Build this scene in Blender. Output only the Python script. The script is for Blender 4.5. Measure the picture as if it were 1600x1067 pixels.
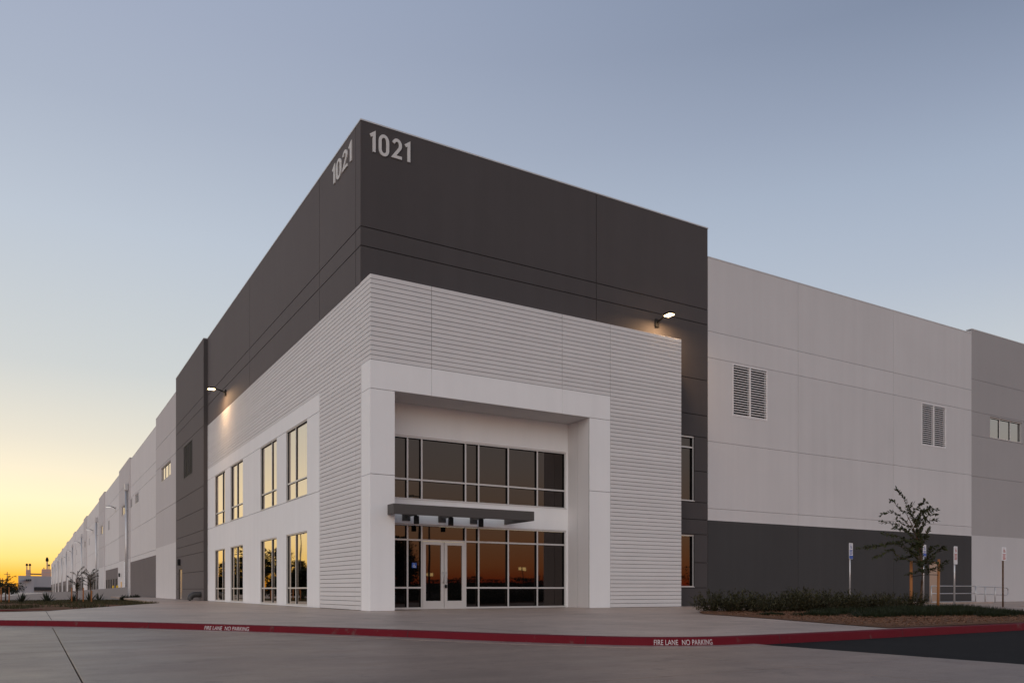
import bpy, bmesh, math, random
from mathutils import Vector, Matrix, noise
random.seed(7)
for o in list(bpy.data.objects): bpy.data.objects.remove(o)
S = bpy.context.scene
COL = S.collection
rad = math.radians

# ------------------------------------------------------------------ camera
CAMX, CAMY, CAMZ = -8.777, -23.871, 0.641
cd = bpy.data.cameras.new('camera'); cam = bpy.data.objects.new('camera', cd); COL.objects.link(cam)
cam.location = (CAMX, CAMY, CAMZ)
cam.rotation_euler = (rad(90), 0, -math.atan2(0.5128, 0.8585))
cd.sensor_fit = 'HORIZONTAL'; cd.sensor_width = 36; cd.lens = 1255.6/1600*36
cd.shift_y = (921-533.5)/1600.0
cd.clip_start = 0.1; cd.clip_end = 9000
S.camera = cam
S.render.resolution_x = 1024; S.render.resolution_y = 682

# ------------------------------------------------------------------ sky and front fill lamp
SUN_AZ = rad(4)       # measured from +Y towards -X
SUN_EL = rad(2.5)
W = bpy.data.worlds.new('World'); S.world = W; W.use_nodes = True
nt = W.node_tree; nt.nodes.clear()
def N(tree, t, **k):
    n = tree.nodes.new(t)
    for a, b in k.items(): setattr(n, a, b)
    return n
def lin(c):
    return tuple(((v/255)/12.92 if v/255 <= .04045 else ((v/255+.055)/1.055)**2.4) for v in c)
def ramp(tree, stops, interp='LINEAR'):
    r = N(tree, 'ShaderNodeValToRGB'); cr = r.color_ramp; cr.interpolation = interp
    while len(cr.elements) > 1: cr.elements.remove(cr.elements[-1])
    for i, (p, c) in enumerate(stops):
        e = cr.elements[0] if i == 0 else cr.elements.new(p)
        e.position = p; e.color = (*c[:3], 1)
    return r
def math_n(tree, op, a=None, b=None, clamp=False):
    m = N(tree, 'ShaderNodeMath', operation=op); m.use_clamp = clamp
    for i, v in enumerate((a, b)):
        if v is None: continue
        if isinstance(v, (int, float)): m.inputs[i].default_value = v
        else: tree.links.new(v, m.inputs[i])
    return m.outputs[0]
tc = N(nt, 'ShaderNodeTexCoord')
nrm = N(nt, 'ShaderNodeVectorMath', operation='NORMALIZE'); nt.links.new(tc.outputs['Generated'], nrm.inputs[0])
sep = N(nt, 'ShaderNodeSeparateXYZ'); nt.links.new(nrm.outputs[0], sep.inputs[0])
flat = N(nt, 'ShaderNodeVectorMath', operation='MULTIPLY'); flat.inputs[1].default_value = (1, 1, 0)
nt.links.new(nrm.outputs[0], flat.inputs[0])
fn = N(nt, 'ShaderNodeVectorMath', operation='NORMALIZE'); nt.links.new(flat.outputs[0], fn.inputs[0])
dot = N(nt, 'ShaderNodeVectorMath', operation='DOT_PRODUCT'); nt.links.new(fn.outputs[0], dot.inputs[0])
dot.inputs[1].default_value = (-math.sin(SUN_AZ), math.cos(SUN_AZ), 0)
half = math_n(nt, 'MULTIPLY_ADD', dot.outputs['Value'], .5); half.node.inputs[2].default_value = .5
fac = math_n(nt, 'POWER', half, 4.0)
elev = math_n(nt, 'MAXIMUM', sep.outputs['Z'], 0.0)
SUNSIDE = [(0, (226, 148, 40)), (.015, (240, 180, 62)), (.034, (248, 220, 136)), (.06, (253, 234, 176)), (.097, (255, 243, 206)), (.13, (243, 236, 212)),
           (.163, (229, 226, 212)), (.24, (205, 211, 212)), (.375, (190, 200, 213)), (.48, (172, 182, 200)), (.55, (165, 175, 196)), (.7, (152, 165, 191)), (1, (116, 132, 166))]
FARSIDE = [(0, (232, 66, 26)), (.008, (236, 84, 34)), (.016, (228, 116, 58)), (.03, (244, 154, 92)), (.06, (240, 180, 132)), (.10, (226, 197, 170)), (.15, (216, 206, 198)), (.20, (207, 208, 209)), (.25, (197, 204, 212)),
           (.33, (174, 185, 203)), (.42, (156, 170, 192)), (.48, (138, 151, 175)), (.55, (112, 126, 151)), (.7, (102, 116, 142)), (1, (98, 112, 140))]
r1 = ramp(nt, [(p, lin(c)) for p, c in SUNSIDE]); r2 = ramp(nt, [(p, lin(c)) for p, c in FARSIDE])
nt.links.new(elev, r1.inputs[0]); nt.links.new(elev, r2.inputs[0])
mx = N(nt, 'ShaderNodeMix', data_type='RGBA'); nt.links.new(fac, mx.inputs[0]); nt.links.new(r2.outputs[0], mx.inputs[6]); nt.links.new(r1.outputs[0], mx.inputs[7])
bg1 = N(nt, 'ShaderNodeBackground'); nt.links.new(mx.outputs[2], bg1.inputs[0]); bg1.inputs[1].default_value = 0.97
sky = N(nt, 'ShaderNodeTexSky'); sky.sky_type = 'NISHITA'; sky.sun_disc = False
sky.sun_elevation = SUN_EL; sky.sun_rotation = -SUN_AZ; sky.air_density = 1.0; sky.dust_density = 1.0; sky.ozone_density = 1.5
bg2 = N(nt, 'ShaderNodeBackground'); nt.links.new(sky.outputs[0], bg2.inputs[0]); bg2.inputs[1].default_value = 0.008
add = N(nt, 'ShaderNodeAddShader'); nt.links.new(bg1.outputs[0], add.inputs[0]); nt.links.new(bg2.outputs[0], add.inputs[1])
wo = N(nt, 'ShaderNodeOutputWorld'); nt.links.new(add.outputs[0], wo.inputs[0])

sd = bpy.data.lights.new('front_fill', 'SUN'); sd.energy = 1.2; sd.angle = rad(70); sd.color = (1, .925, .85)  # soft fill from the front left, added to brighten the front walls
so = bpy.data.objects.new('front_fill', sd); COL.objects.link(so)
sdir = Vector((-.72, -.60, .28)).normalized()
so.rotation_euler = sdir.to_track_quat('Z', 'Y').to_euler()

S.view_settings.view_transform = 'Standard'; S.view_settings.look = 'None'
S.view_settings.exposure = 0.0; S.view_settings.gamma = 1; S.view_settings.use_curve_mapping = False
S.render.engine = 'CYCLES'
S.cycles.max_bounces = 8; S.cycles.diffuse_bounces = 4; S.cycles.glossy_bounces = 4

# ------------------------------------------------------------------ materials
def new_mat(name):
    m = bpy.data.materials.new(name); m.use_nodes = True
    t = m.node_tree; b = t.nodes['Principled BSDF']
    return m, t, b
def mat_var(name, col, rough=.8, var=.06, scale=1.2, bump=.0, bscale=60, streak=0.0, objvar=.03, spec=.3, metal=0, stretch=(1, 1, 1), dirt=None):
    """colour with soft mottling, optional vertical streaks, per object variation and fine relief"""
    m, t, b = new_mat(name)
    g = N(t, 'ShaderNodeNewGeometry')
    mp = N(t, 'ShaderNodeMapping'); mp.inputs['Scale'].default_value = stretch
    t.links.new(g.outputs['Position'], mp.inputs[0])
    n1 = N(t, 'ShaderNodeTexNoise'); n1.inputs['Scale'].default_value = scale; n1.inputs['Detail'].default_value = 6; n1.inputs['Roughness'].default_value = .6
    t.links.new(mp.outputs[0], n1.inputs['Vector'])
    v = math_n(t, 'MULTIPLY_ADD', n1.outputs[0], 2*var); v.node.inputs[2].default_value = 1-var
    if streak:
        ms = N(t, 'ShaderNodeMapping'); ms.inputs['Scale'].default_value = (2.2, 2.2, .10)
        t.links.new(g.outputs['Position'], ms.inputs[0])
        n2 = N(t, 'ShaderNodeTexNoise'); n2.inputs['Scale'].default_value = 1.0; n2.inputs['Detail'].default_value = 4
        t.links.new(ms.outputs[0], n2.inputs['Vector'])
        s = math_n(t, 'MULTIPLY_ADD', n2.outputs[0], 2*streak); s.node.inputs[2].default_value = 1-streak
        v = math_n(t, 'MULTIPLY', v, s)
    if objvar:
        oi = N(t, 'ShaderNodeObjectInfo')
        s = math_n(t, 'MULTIPLY_ADD', oi.outputs['Random'], 2*objvar); s.node.inputs[2].default_value = 1-objvar
        v = math_n(t, 'MULTIPLY', v, s)
    hs = N(t, 'ShaderNodeVectorMath', operation='SCALE'); hs.inputs[0].default_value = col; t.links.new(v, hs.inputs['Scale'])
    out = hs.outputs[0]
    if dirt:
        dcol, dsc, lo, hi, amt = dirt
        n3 = N(t, 'ShaderNodeTexNoise'); n3.inputs['Scale'].default_value = dsc; n3.inputs['Detail'].default_value = 8; n3.inputs['Roughness'].default_value = .7
        t.links.new(g.outputs['Position'], n3.inputs['Vector'])
        mr = N(t, 'ShaderNodeMapRange'); mr.inputs[1].default_value = lo; mr.inputs[2].default_value = hi; mr.inputs[4].default_value = amt
        t.links.new(n3.outputs[0], mr.inputs[0])
        mm = N(t, 'ShaderNodeMix', data_type='RGBA'); mm.inputs[7].default_value = (*dcol, 1)
        t.links.new(mr.outputs[0], mm.inputs[0]); t.links.new(out, mm.inputs[6]); out = mm.outputs[2]
    t.links.new(out, b.inputs['Base Color'])
    b.inputs['Roughness'].default_value = rough; b.inputs['Specular IOR Level'].default_value = spec; b.inputs['Metallic'].default_value = metal
    if bump:
        nb = N(t, 'ShaderNodeTexNoise'); nb.inputs['Scale'].default_value = bscale; nb.inputs['Detail'].default_value = 5
        t.links.new(g.outputs['Position'], nb.inputs['Vector'])
        bp = N(t, 'ShaderNodeBump'); bp.inputs['Strength'].default_value = bump; bp.inputs['Distance'].default_value = .01
        t.links.new(nb.outputs[0], bp.inputs['Height']); t.links.new(bp.outputs[0], b.inputs['Normal'])
    return m
M = {}
M['white'] = mat_var('white_wall_paint', (.87, .87, .87), .85, .05, .5, .25, 90, .045, .012)
M['board'] = mat_var('grey_ribbed_paint', (.72, .705, .70), .85, .05, .9, .25, 90, .02, .03)
M['light'] = mat_var('light_grey_paint', (.655, .635, .635), .85, .07, .3, .25, 90, .06, .02)
M['mid2'] = mat_var('mid_light_paint', (.58, .565, .57), .85, .06, .35, .25, 90, .03, .02)
M['bay'] = mat_var('pale_bay_paint', (.73, .70, .69), .85, .06, .35, .25, 90, .04, .02)
M['dock'] = mat_var('dock_grey_paint', (.125, .110, .106), .85, .10, .4, .25, 90, .06, .03, .2)
M['pier'] = mat_var('pale_pier_paint', (.60, .565, .56), .85, .06, .35, .25, 90, .03, .02)
M['mid'] = mat_var('mid_grey_paint', (.41, .39, .39), .85, .06, .35, .25, 90, .03, .02)
M['char'] = mat_var('charcoal_paint', (.066, .0595, .060), .75, .14, .4, .25, 90, .10, .04, .3)
M['char2'] = mat_var('charcoal_base_paint', (.068, .066, .067), .85, .12, .4, .25, 90, .08, .03, .15)
for k_, w_ in (('char', .30), ('dock', .28)):
    b_ = M[k_].node_tree.nodes['Principled BSDF']; b_.inputs['Sheen Weight'].default_value = w_*.6; b_.inputs['Sheen Roughness'].default_value = .55; b_.inputs['Sheen Tint'].default_value = (1, .84, .80, 1)
M['core'] = mat_var('panel_joint_sealant', (.25, .24, .24), .9, .05, 2, 0, 1, 0, 0)
M['coredark'] = mat_var('dark_joint_sealant', (.02, .02, .02), .9, .05, 2, 0, 1, 0, 0)
M['alu'] = mat_var('anodised_aluminium', (.66, .65, .64), .45, .03, 3, 0, 1, 0, .02, .5, .35)
M['steel'] = mat_var('dark_painted_steel', (.078, .071, .068), .5, .06, 3, .1, 80, 0, .02, .4)
M['black'] = mat_var('black_metal', (.012, .012, .013), .7, .05, 3, 0, 1, 0, 0, .2)
M['galv'] = mat_var('galvanised_steel', (.55, .55, .56), .4, .10, 8, 0, 1, 0, .02, .5, .7)
M['louver'] = mat_var('louver_grey', (.80, .78, .78), .6, .04, 4, 0, 1, 0, .02)
M['louverd'] = mat_var('louver_dark', (.085, .08, .08), .6, .04, 4, 0, 1, 0, .02)
M['void'] = mat_var('backing_shade_black', (.004, .004, .004), .95, .0, 1, 0, 1, 0, 0, .0)
M['roof'] = mat_var('roof_membrane', (.6, .6, .6), .9, .05, .2, 0, 1, 0, 0)
def concrete(name, col, rough, spec):
    m, t, b = new_mat(name); g = N(t, 'ShaderNodeNewGeometry'); L = t.links
    def noi(sc, det=6, ro=.6, stretch=None, off=0):
        mp = N(t, 'ShaderNodeMapping'); mp.inputs['Scale'].default_value = stretch or (1, 1, 1); mp.inputs['Location'].default_value = (off, off*.7, 0); L.new(g.outputs['Position'], mp.inputs[0])
        n = N(t, 'ShaderNodeTexNoise'); n.inputs['Scale'].default_value = sc; n.inputs['Detail'].default_value = det; n.inputs['Roughness'].default_value = ro; L.new(mp.outputs[0], n.inputs['Vector']); return n.outputs[0]
    def rng(v, lo, hi, a_, b_):
        r = N(t, 'ShaderNodeMapRange'); r.inputs[1].default_value = lo; r.inputs[2].default_value = hi; r.inputs[3].default_value = a_; r.inputs[4].default_value = b_; L.new(v, r.inputs[0]); return r.outputs[0]
    v = rng(noi(.22), .3, .7, .80, 1.18)
    v = math_n(t, 'MULTIPLY', v, rng(noi(1.3, 8, .65, None, 7), .3, .7, .86, 1.12))
    v = math_n(t, 'MULTIPLY', v, rng(noi(1.0, 6, .6, (.35, 3.0, 1), 3), .35, .7, 1.06, .86))
    v = math_n(t, 'MULTIPLY', v, rng(noi(3.2, 3, .5, None, 19), .62, .72, 1.0, .72))
    v = math_n(t, 'MULTIPLY', v, rng(noi(60, 2, .5), .3, .7, .86, 1.14))
    v = math_n(t, 'MULTIPLY', v, rng(noi(9, 5, .7, (.6, 1.6, 1), 11), .3, .7, .88, 1.12))
    v = math_n(t, 'MULTIPLY', v, rng(noi(14, 1, .5, None, 41), .73, .78, 1.0, .6))
    oi = N(t, 'ShaderNodeObjectInfo'); v = math_n(t, 'MULTIPLY', v, rng(oi.outputs['Random'], 0, 1, .95, 1.05))
    sc = N(t, 'ShaderNodeVectorMath', operation='SCALE'); sc.inputs[0].default_value = col; L.new(v, sc.inputs['Scale']); L.new(sc.outputs[0], b.inputs['Base Color'])
    L.new(rng(noi(.9, 6, .6, None, 31), .3, .7, rough-.02, rough+.10), b.inputs['Roughness']); b.inputs['Specular IOR Level'].default_value = spec
    bp = N(t, 'ShaderNodeBump'); bp.inputs['Strength'].default_value = .3; bp.inputs['Distance'].default_value = .01; L.new(noi(110, 4), bp.inputs['Height'])
    bp2 = N(t, 'ShaderNodeBump'); bp2.inputs['Strength'].default_value = .25; bp2.inputs['Distance'].default_value = .02; L.new(noi(1.7, 3), bp2.inputs['Height']); L.new(bp.outputs[0], bp2.inputs['Normal']); L.new(bp2.outputs[0], b.inputs['Normal'])
    return m
M['conc'] = concrete('plaza_concrete', (.42, .318, .256), .42, .6)
M['road'] = concrete('drive_concrete', (.258, .182, .138), .42, .6)
M['gutter'] = concrete('gutter_concrete', (.30, .23, .19), .38, .7)
M['joint'] = mat_var('joint_filler', (.04, .038, .036), .9, .1, 5, 0, 1, 0, 0)
M['asph'] = mat_var('asphalt', (.019, .0183, .0178), .95, .18, 2.0, .6, 160, 0, 0, .12, 0, (1, 1, 1), ((.030, .029, .028), 1.1, .5, .75, .6))
M['ground'] = mat_var('bare_ground', (.13, .115, .10), .95, .2, .05, .3, 3, 0, 0)
M['soil'] = mat_var('bark_mulch_soil', (.16, .082, .048), .95, .35, 14, .9, 40, 0, 0, .1)
M['chip'] = mat_var('bark_chip', (.23, .12, .07), .9, .4, 9, 0, 1, 0, 0, .1)
M['trunk'] = mat_var('bark', (.12, .075, .05), .9, .3, 20, .6, 60, 0, .05, .1)
M['stake'] = mat_var('stake_timber', (.40, .17, .065), .85, .2, 10, .2, 60, 0, .06, .2)
M['rubber'] = mat_var('tie_rubber', (.02, .02, .02), .7, .1, 5, 0, 1, 0, 0)
M['pipe'] = mat_var('charcoal_pipe', (.05, .05, .052), .5, .1, 6, 0, 1, 0, 0, .4)
M['doorm'] = mat_var('metal_door', (.40, .32, .26), .25, .03, 3, 0, 1, 0, .02, .8)
M['digit'] = mat_var('digit_paint', (.66, .65, .64), .7, .03, 3, 0, 1, 0, 0)
M['plate'] = mat_var('sign_white', (.78, .78, .80), .5, .03, 5, 0, 1, 0, 0)
M['blue'] = mat_var('sign_blue', (.05, .13, .48), .5, .05, 5, 0, 1, 0, 0)
M['reds'] = mat_var('sign_red', (.45, .05, .05), .5, .05, 5, 0, 1, 0, 0)
M['letter'] = mat_var('stencil_white', (.66, .62, .62), .8, .1, 25, 0, 1, 0, 0, .2, 0, (1, 1, 1), ((.22, .05, .06), 30, .56, .66, .8))
M['kerb'] = mat_var('red_kerb_paint', (.145, .006, .014), .75, .14, 3, .35, 70, 0, 0, .2, 0, (1, 1, 1), ((.13, .10, .09), 3.1, .60, .70, .65))
M['brick'] = mat_var('pink_cladding', (.55, .36, .30), .85, .15, .1, 0, 1, 0, .02)
M['farwall'] = mat_var('far_white_wall', (.62, .60, .60), .85, .03, .05, 0, 1, 0, .02)
M['yellow'] = mat_var('yellow_paint', (.65, .42, .04), .6, .05, 5, 0, 1, 0, 0)

def leaf_mat(name, col, var=.35, trans=.25):
    m, t, b = new_mat(name)
    g = N(t, 'ShaderNodeNewGeometry')
    s = math_n(t, 'MULTIPLY_ADD', g.outputs['Random Per Island'], 2*var); s.node.inputs[2].default_value = 1-var
    hs = N(t, 'ShaderNodeVectorMath', operation='SCALE'); hs.inputs[0].default_value = col; t.links.new(s, hs.inputs['Scale'])
    t.links.new(hs.outputs[0], b.inputs['Base Color']); b.inputs['Roughness'].default_value = .6; b.inputs['Specular IOR Level'].default_value = .3
    tr = N(t, 'ShaderNodeBsdfTranslucent'); t.links.new(hs.outputs[0], tr.inputs[0])
    mi = N(t, 'ShaderNodeMixShader'); mi.inputs[0].default_value = trans
    t.links.new(b.outputs[0], mi.inputs[1]); t.links.new(tr.outputs[0], mi.inputs[2]); t.links.new(mi.outputs[0], t.nodes['Material Output'].inputs[0])
    return m
M['leaf'] = leaf_mat('elm_leaves', (.050, .058, .022))
M['shrub'] = leaf_mat('shrub_leaves', (.060, .056, .026), .6)
M['shrub2'] = leaf_mat('shrub_tips', (.088, .060, .034), .4)
M['grass'] = leaf_mat('grass_blades', (.020, .027, .010), .5)
M['lawn'] = leaf_mat('dry_lawn', (.055, .050, .020), .5)
M['darkleaf'] = leaf_mat('dark_leaves', (.020, .028, .012), .4)
M['agave'] = leaf_mat('agave_leaves', (.035, .045, .028), .3)

def glass_mat(name, tint, ior, metal=0):
    m, t, b = new_mat(name)
    g = N(t, 'ShaderNodeNewGeometry')
    b.inputs['Base Color'].default_value = (.004, .004, .004, 1); b.inputs['Roughness'].default_value = .015
    if metal: b.inputs['Base Color'].default_value = (*[c*metal for c in tint], 1); b.inputs['Metallic'].default_value = 1
    b.inputs['IOR'].default_value = ior; b.inputs['Specular Tint'].default_value = (*tint, 1)
    nb = N(t, 'ShaderNodeTexNoise'); nb.inputs['Scale'].default_value = .9; nb.inputs['Detail'].default_value = 1
    t.links.new(g.outputs['Position'], nb.inputs['Vector'])
    bp = N(t, 'ShaderNodeBump'); bp.inputs['Strength'].default_value = .02; bp.inputs['Distance'].default_value = .05
    t.links.new(nb.outputs[0], bp.inputs['Height']); t.links.new(bp.outputs[0], b.inputs['Normal'])
    return m
M['glass'] = glass_mat('bronze_glass', (1.0, .84, .78), 1.75)
M['glassL'] = glass_mat('coated_reflective_glass', (1.0, .93, .85), 1.6, .64)
M['glassM'] = glass_mat('grey_glass', (1.0, 1.0, .98), 1.6, .36)

def emit_mat(name, col, e):
    m = bpy.data.materials.new(name); m.use_nodes = True; t = m.node_tree; t.nodes.clear()
    em = N(t, 'ShaderNodeEmission'); em.inputs[0].default_value = (*col, 1); em.inputs[1].default_value = e
    o = N(t, 'ShaderNodeOutputMaterial'); t.links.new(em.outputs[0], o.inputs[0]); return m
M['lamp'] = emit_mat('lit_floodlight_lens', (1, .70, .36), 9)
M['spot'] = emit_mat('lit_spot_lens', (1, .78, .42), 1.6)
M['litwin'] = emit_mat('lit_office_window', (1, .72, .30), 3.5)
M['dimlamp'] = emit_mat('faintly_lit_lens', (1, .95, .88), .9)

# ------------------------------------------------------------------ builders
class MB:
    def __init__(s): s.v = []; s.f = []
    def quad(s, a, b, c, d):
        n = len(s.v); s.v += [tuple(a), tuple(b), tuple(c), tuple(d)]; s.f.append((n, n+1, n+2, n+3))
    def tri(s, a, b, c):
        n = len(s.v); s.v += [tuple(a), tuple(b), tuple(c)]; s.f.append((n, n+1, n+2))
    def poly(s, pts):
        n = len(s.v); s.v += [tuple(p) for p in pts]; s.f.append(tuple(range(n, n+len(pts))))
    def box(s, x0, x1, y0, y1, z0, z1):
        n = len(s.v)
        s.v += [(x0, y0, z0), (x1, y0, z0), (x1, y1, z0), (x0, y1, z0), (x0, y0, z1), (x1, y0, z1), (x1, y1, z1), (x0, y1, z1)]
        for q in ((0, 3, 2, 1), (4, 5, 6, 7), (0, 1, 5, 4), (1, 2, 6, 5), (2, 3, 7, 6), (3, 0, 4, 7)): s.f.append(tuple(n+i for i in q))
    def cbox(s, x0, x1, y0, y1, z0, z1, b=.01):
        """box with chamfered edges"""
        X = sorted((x0, x1)); Y = sorted((y0, y1)); Z = sorted((z0, z1)); n = len(s.v)
        idx = {}
        for ix in (0, 1):
            for iy in (0, 1):
                for iz in (0, 1):
                    sx, sy, sz = (1 if ix == 0 else -1), (1 if iy == 0 else -1), (1 if iz == 0 else -1)
                    for k, o in enumerate(((0, b, b), (b, 0, b), (b, b, 0))):
                        idx[ix, iy, iz, k] = len(s.v); s.v.append((X[ix]+sx*o[0], Y[iy]+sy*o[1], Z[iz]+sz*o[2]))
        I = idx
        for i in (0, 1):
            s.f.append((I[i, 0, 0, 0], I[i, 1, 0, 0], I[i, 1, 1, 0], I[i, 0, 1, 0]))
            s.f.append((I[0, i, 0, 1], I[1, i, 0, 1], I[1, i, 1, 1], I[0, i, 1, 1]))
            s.f.append((I[0, 0, i, 2], I[1, 0, i, 2], I[1, 1, i, 2], I[0, 1, i, 2]))
            for j in (0, 1):
                s.f.append((I[i, j, 0, 0], I[i, j, 0, 1], I[i, j, 1, 1], I[i, j, 1, 0]))
                s.f.append((I[i, 0, j, 0], I[i, 0, j, 2], I[i, 1, j, 2], I[i, 1, j, 0]))
                s.f.append((I[0, i, j, 1], I[0, i, j, 2], I[1, i, j, 2], I[1, i, j, 1]))
        for ix in (0, 1):
            for iy in (0, 1):
                for iz in (0, 1): s.f.append((I[ix, iy, iz, 0], I[ix, iy, iz, 1], I[ix, iy, iz, 2]))
    def tube(s, pts, radii, n=8, cap=True):
        pts = [Vector(p) for p in pts]
        if isinstance(radii, (int, float)): radii = [radii]*len(pts)
        rings = []; up = Vector((0, 0, 1))
        for i, p in enumerate(pts):
            d = (pts[min(i+1, len(pts)-1)]-pts[max(i-1, 0)]).normalized()
            a = d.cross(up)
            if a.length < .05: a = d.cross(Vector((1, 0, 0)))
            a.normalize(); b = d.cross(a)
            base = len(s.v)
            for k in range(n):
                t = 2*math.pi*k/n; s.v.append(tuple(p+(a*math.cos(t)+b*math.sin(t))*radii[i]))
            rings.append(base)
        for r0, r1_ in zip(rings, rings[1:]):
            for k in range(n): s.f.append((r0+k, r0+(k+1) % n, r1_+(k+1) % n, r1_+k))
        if cap:
            s.f.append(tuple(rings[0]+k for k in range(n))[::-1]); s.f.append(tuple(rings[-1]+k for k in range(n)))
    def mesh(s, name, mat, smooth=False):
        me = bpy.data.meshes.new(name); me.from_pydata(s.v, [], s.f); me.validate()
        bm = bmesh.new(); bm.from_mesh(me); bmesh.ops.recalc_face_normals(bm, faces=bm.faces); bm.to_mesh(me); bm.free()
        me.materials.append(M[mat] if isinstance(mat, str) else mat)
        if smooth:
            for p in me.polygons: p.use_smooth = True
        return me
    def build(s, name, mat, parent=None, smooth=False):
        return link(name, s.mesh(name, mat, smooth), parent)
def link(name, me, parent=None, loc=None):
    o = bpy.data.objects.new(name, me); COL.objects.link(o)
    if loc is not None: o.location = loc
    if parent is not None:
        o.parent = parent
    return o
def tag(o, label=None, cat=None, group=None, kind=None):
    if label: o['label'] = label
    if cat: o['category'] = cat
    if group: o['group'] = group
    if kind: o['kind'] = kind
    return o
def empty(name, loc, label, cat, group=None, rz=0):
    o = bpy.data.objects.new(name, None); COL.objects.link(o); o.location = loc; o.rotation_euler = (0, 0, rz)
    o.empty_display_size = .2
    return tag(o, label, cat, group)
def copy_tree(o, parent=None):
    c = o.copy(); COL.objects.link(c); c.parent = parent
    for ch in o.children: copy_tree(ch, c)
    return c

# ------------------------------------------------------------------ ground, drive, road, plaza
def flat_poly(name, pts, z, mat, parent=None, thick=0.0):
    mb = MB(); mb.poly([(x, y, z) for x, y in pts])
    if thick:
        n = len(pts)
        for i in range(n):
            a, b = pts[i], pts[(i+1) % n]
            mb.quad((a[0], a[1], z), (b[0], b[1], z), (b[0], b[1], z-thick), (a[0], a[1], z-thick))
    o = mb.build(name, mat, parent)
    return o
g = MB(); g.poly([(4000*math.cos(2*math.pi*i/48), 4000*math.sin(2*math.pi*i/48), -1.6) for i in range(48)])
tag(g.build('ground', 'ground'), kind='structure')
ZR = -.118
# road base and slabs
base = tag(flat_poly('driveway', [(-90, -90), (-0.06, -90), (-0.06, -15.5), (-2, -14), (-14, 2), (-40, 12), (-90, 30)], ZR-.03, 'joint'), kind='structure')
xs = [-90, -40, -24.9, -16.7, -8.42, -2.35, -0.10]; ysl = [-90, -60, -40, -29, -23.5, -18.5, -12.5, -6.5, 2, 12]
for i in range(len(xs)-1):
    for j in range(len(ysl)-1):
        if xs[i] >= -2.4 and ysl[j] >= -12.6: continue
        mb = MB(); gp = .0055
        mb.cbox(xs[i]+gp, xs[i+1]-gp, ysl[j]+gp, ysl[j+1]-gp, ZR-.028, ZR, .006)
        mb.build('slab', 'road', base)
flat_poly('asphalt_road', [(-0.10, -120), (160, -120), (160, 0), (34, 0), (-0.10, -15.3)], ZR-.006, 'asph')
tag(bpy.data.objects['asphalt_road'], kind='structure')

# kerb line (top outer edge)
K = [(-60, 20.5), (-40, 13.0), (-25, 6.2), (-18, 2.2), (-13, -1.2), (-9.55, -3.75), (-7.35, -6.1), (-5.95, -8.2), (-4.72, -10.2), (-3.68, -12.15), (-2.9, -13.75), (-2.1, -15.05),
     (-1.55, -15.62), (-0.8, -15.93), (0.2, -15.98), (1.4, -15.95), (3.9, -15.86), (7.7, -15.72), (14, -15.5), (24, -15.3)]
def catmull(P, n=6):
    out = []
    for i in range(len(P)-1):
        p0 = Vector(P[max(i-1, 0)]); p1 = Vector(P[i]); p2 = Vector(P[i+1]); p3 = Vector(P[min(i+2, len(P)-1)])
        for k in range(n):
            t = k/n
            out.append(.5*((2*p1)+(p2-p0)*t+(2*p0-5*p1+4*p2-p3)*t*t+(3*p1-p0-3*p2+p3)*t**3))
    out.append(Vector(P[-1])); return out
KP = catmull(K)
def offset(P, d):
    out = []
    for i, p in enumerate(P):
        t = (P[min(i+1, len(P)-1)]-P[max(i-1, 0)]).normalized()
        out.append(p+Vector((-t.y, t.x))*d)   # left of travel = building side
    return out
prof = [(-.035, ZR-.02), (-.03, ZR+.0), (-.006, -.016), (.0, -.006), (.014, .0), (.15, .003), (.15, -.05)]
mb = MB(); rings = []
for d, z in prof:
    rings.append([(p.x, p.y, z) for p in offset(KP, d)])
for ra, rb in zip(rings, rings[1:]):
    for i in range(len(ra)-1): mb.quad(ra[i], ra[i+1], rb[i+1], rb[i])
bmk = mb.build('kerb', 'kerb'); tag(bmk, kind='structure')
kin = offset(KP, .15)
# expansion joints across the kerb
def kerb_at(px, py):
    i = min(range(len(KP)), key=lambda k: (KP[k].x-px)**2+(KP[k].y-py)**2)
    t = (KP[min(i+1, len(KP)-1)]-KP[max(i-1, 0)]).normalized(); return KP[i], t
gt = MB(); g0 = offset(KP, -.028); g1 = offset(KP, -.33)
for i in range(len(KP)-1):
    if KP[i+1].x > -.04: continue
    gt.quad((g0[i].x, g0[i].y, ZR+.012), (g0[i+1].x, g0[i+1].y, ZR+.012), (g1[i+1].x, g1[i+1].y, ZR+.005), (g1[i].x, g1[i].y, ZR+.005))
    gt.quad((g1[i].x, g1[i].y, ZR+.005), (g1[i+1].x, g1[i+1].y, ZR+.005), (g1[i+1].x, g1[i+1].y, ZR-.02), (g1[i].x, g1[i].y, ZR-.02))
tag(gt.build('gutter', 'gutter'), kind='structure')
acc = 0; 
for i in range(1, len(KP)):
    acc += (KP[i]-KP[i-1]).length
    if acc < 2.9 or KP[i].x < -14: continue
    acc = 0; t_ = (KP[i]-KP[i-1]).normalized(); n_ = Vector((-t_.y, t_.x)); p = KP[i]
    jm = MB()
    for (d0, z0), (d1, z1) in zip(prof[1:6], prof[2:6]):
        A = [p+n_*(d0-.0025)-t_*.005, p+n_*(d0-.0025)+t_*.005, p+n_*(d1-.0025)+t_*.005, p+n_*(d1-.0025)-t_*.005]
        jm.quad((A[0].x, A[0].y, z0+.0015), (A[1].x, A[1].y, z0+.0015), (A[2].x, A[2].y, z1+.0015), (A[3].x, A[3].y, z1+.0015))
    jm.build('kerb_joint', 'joint', bmk)
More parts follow.
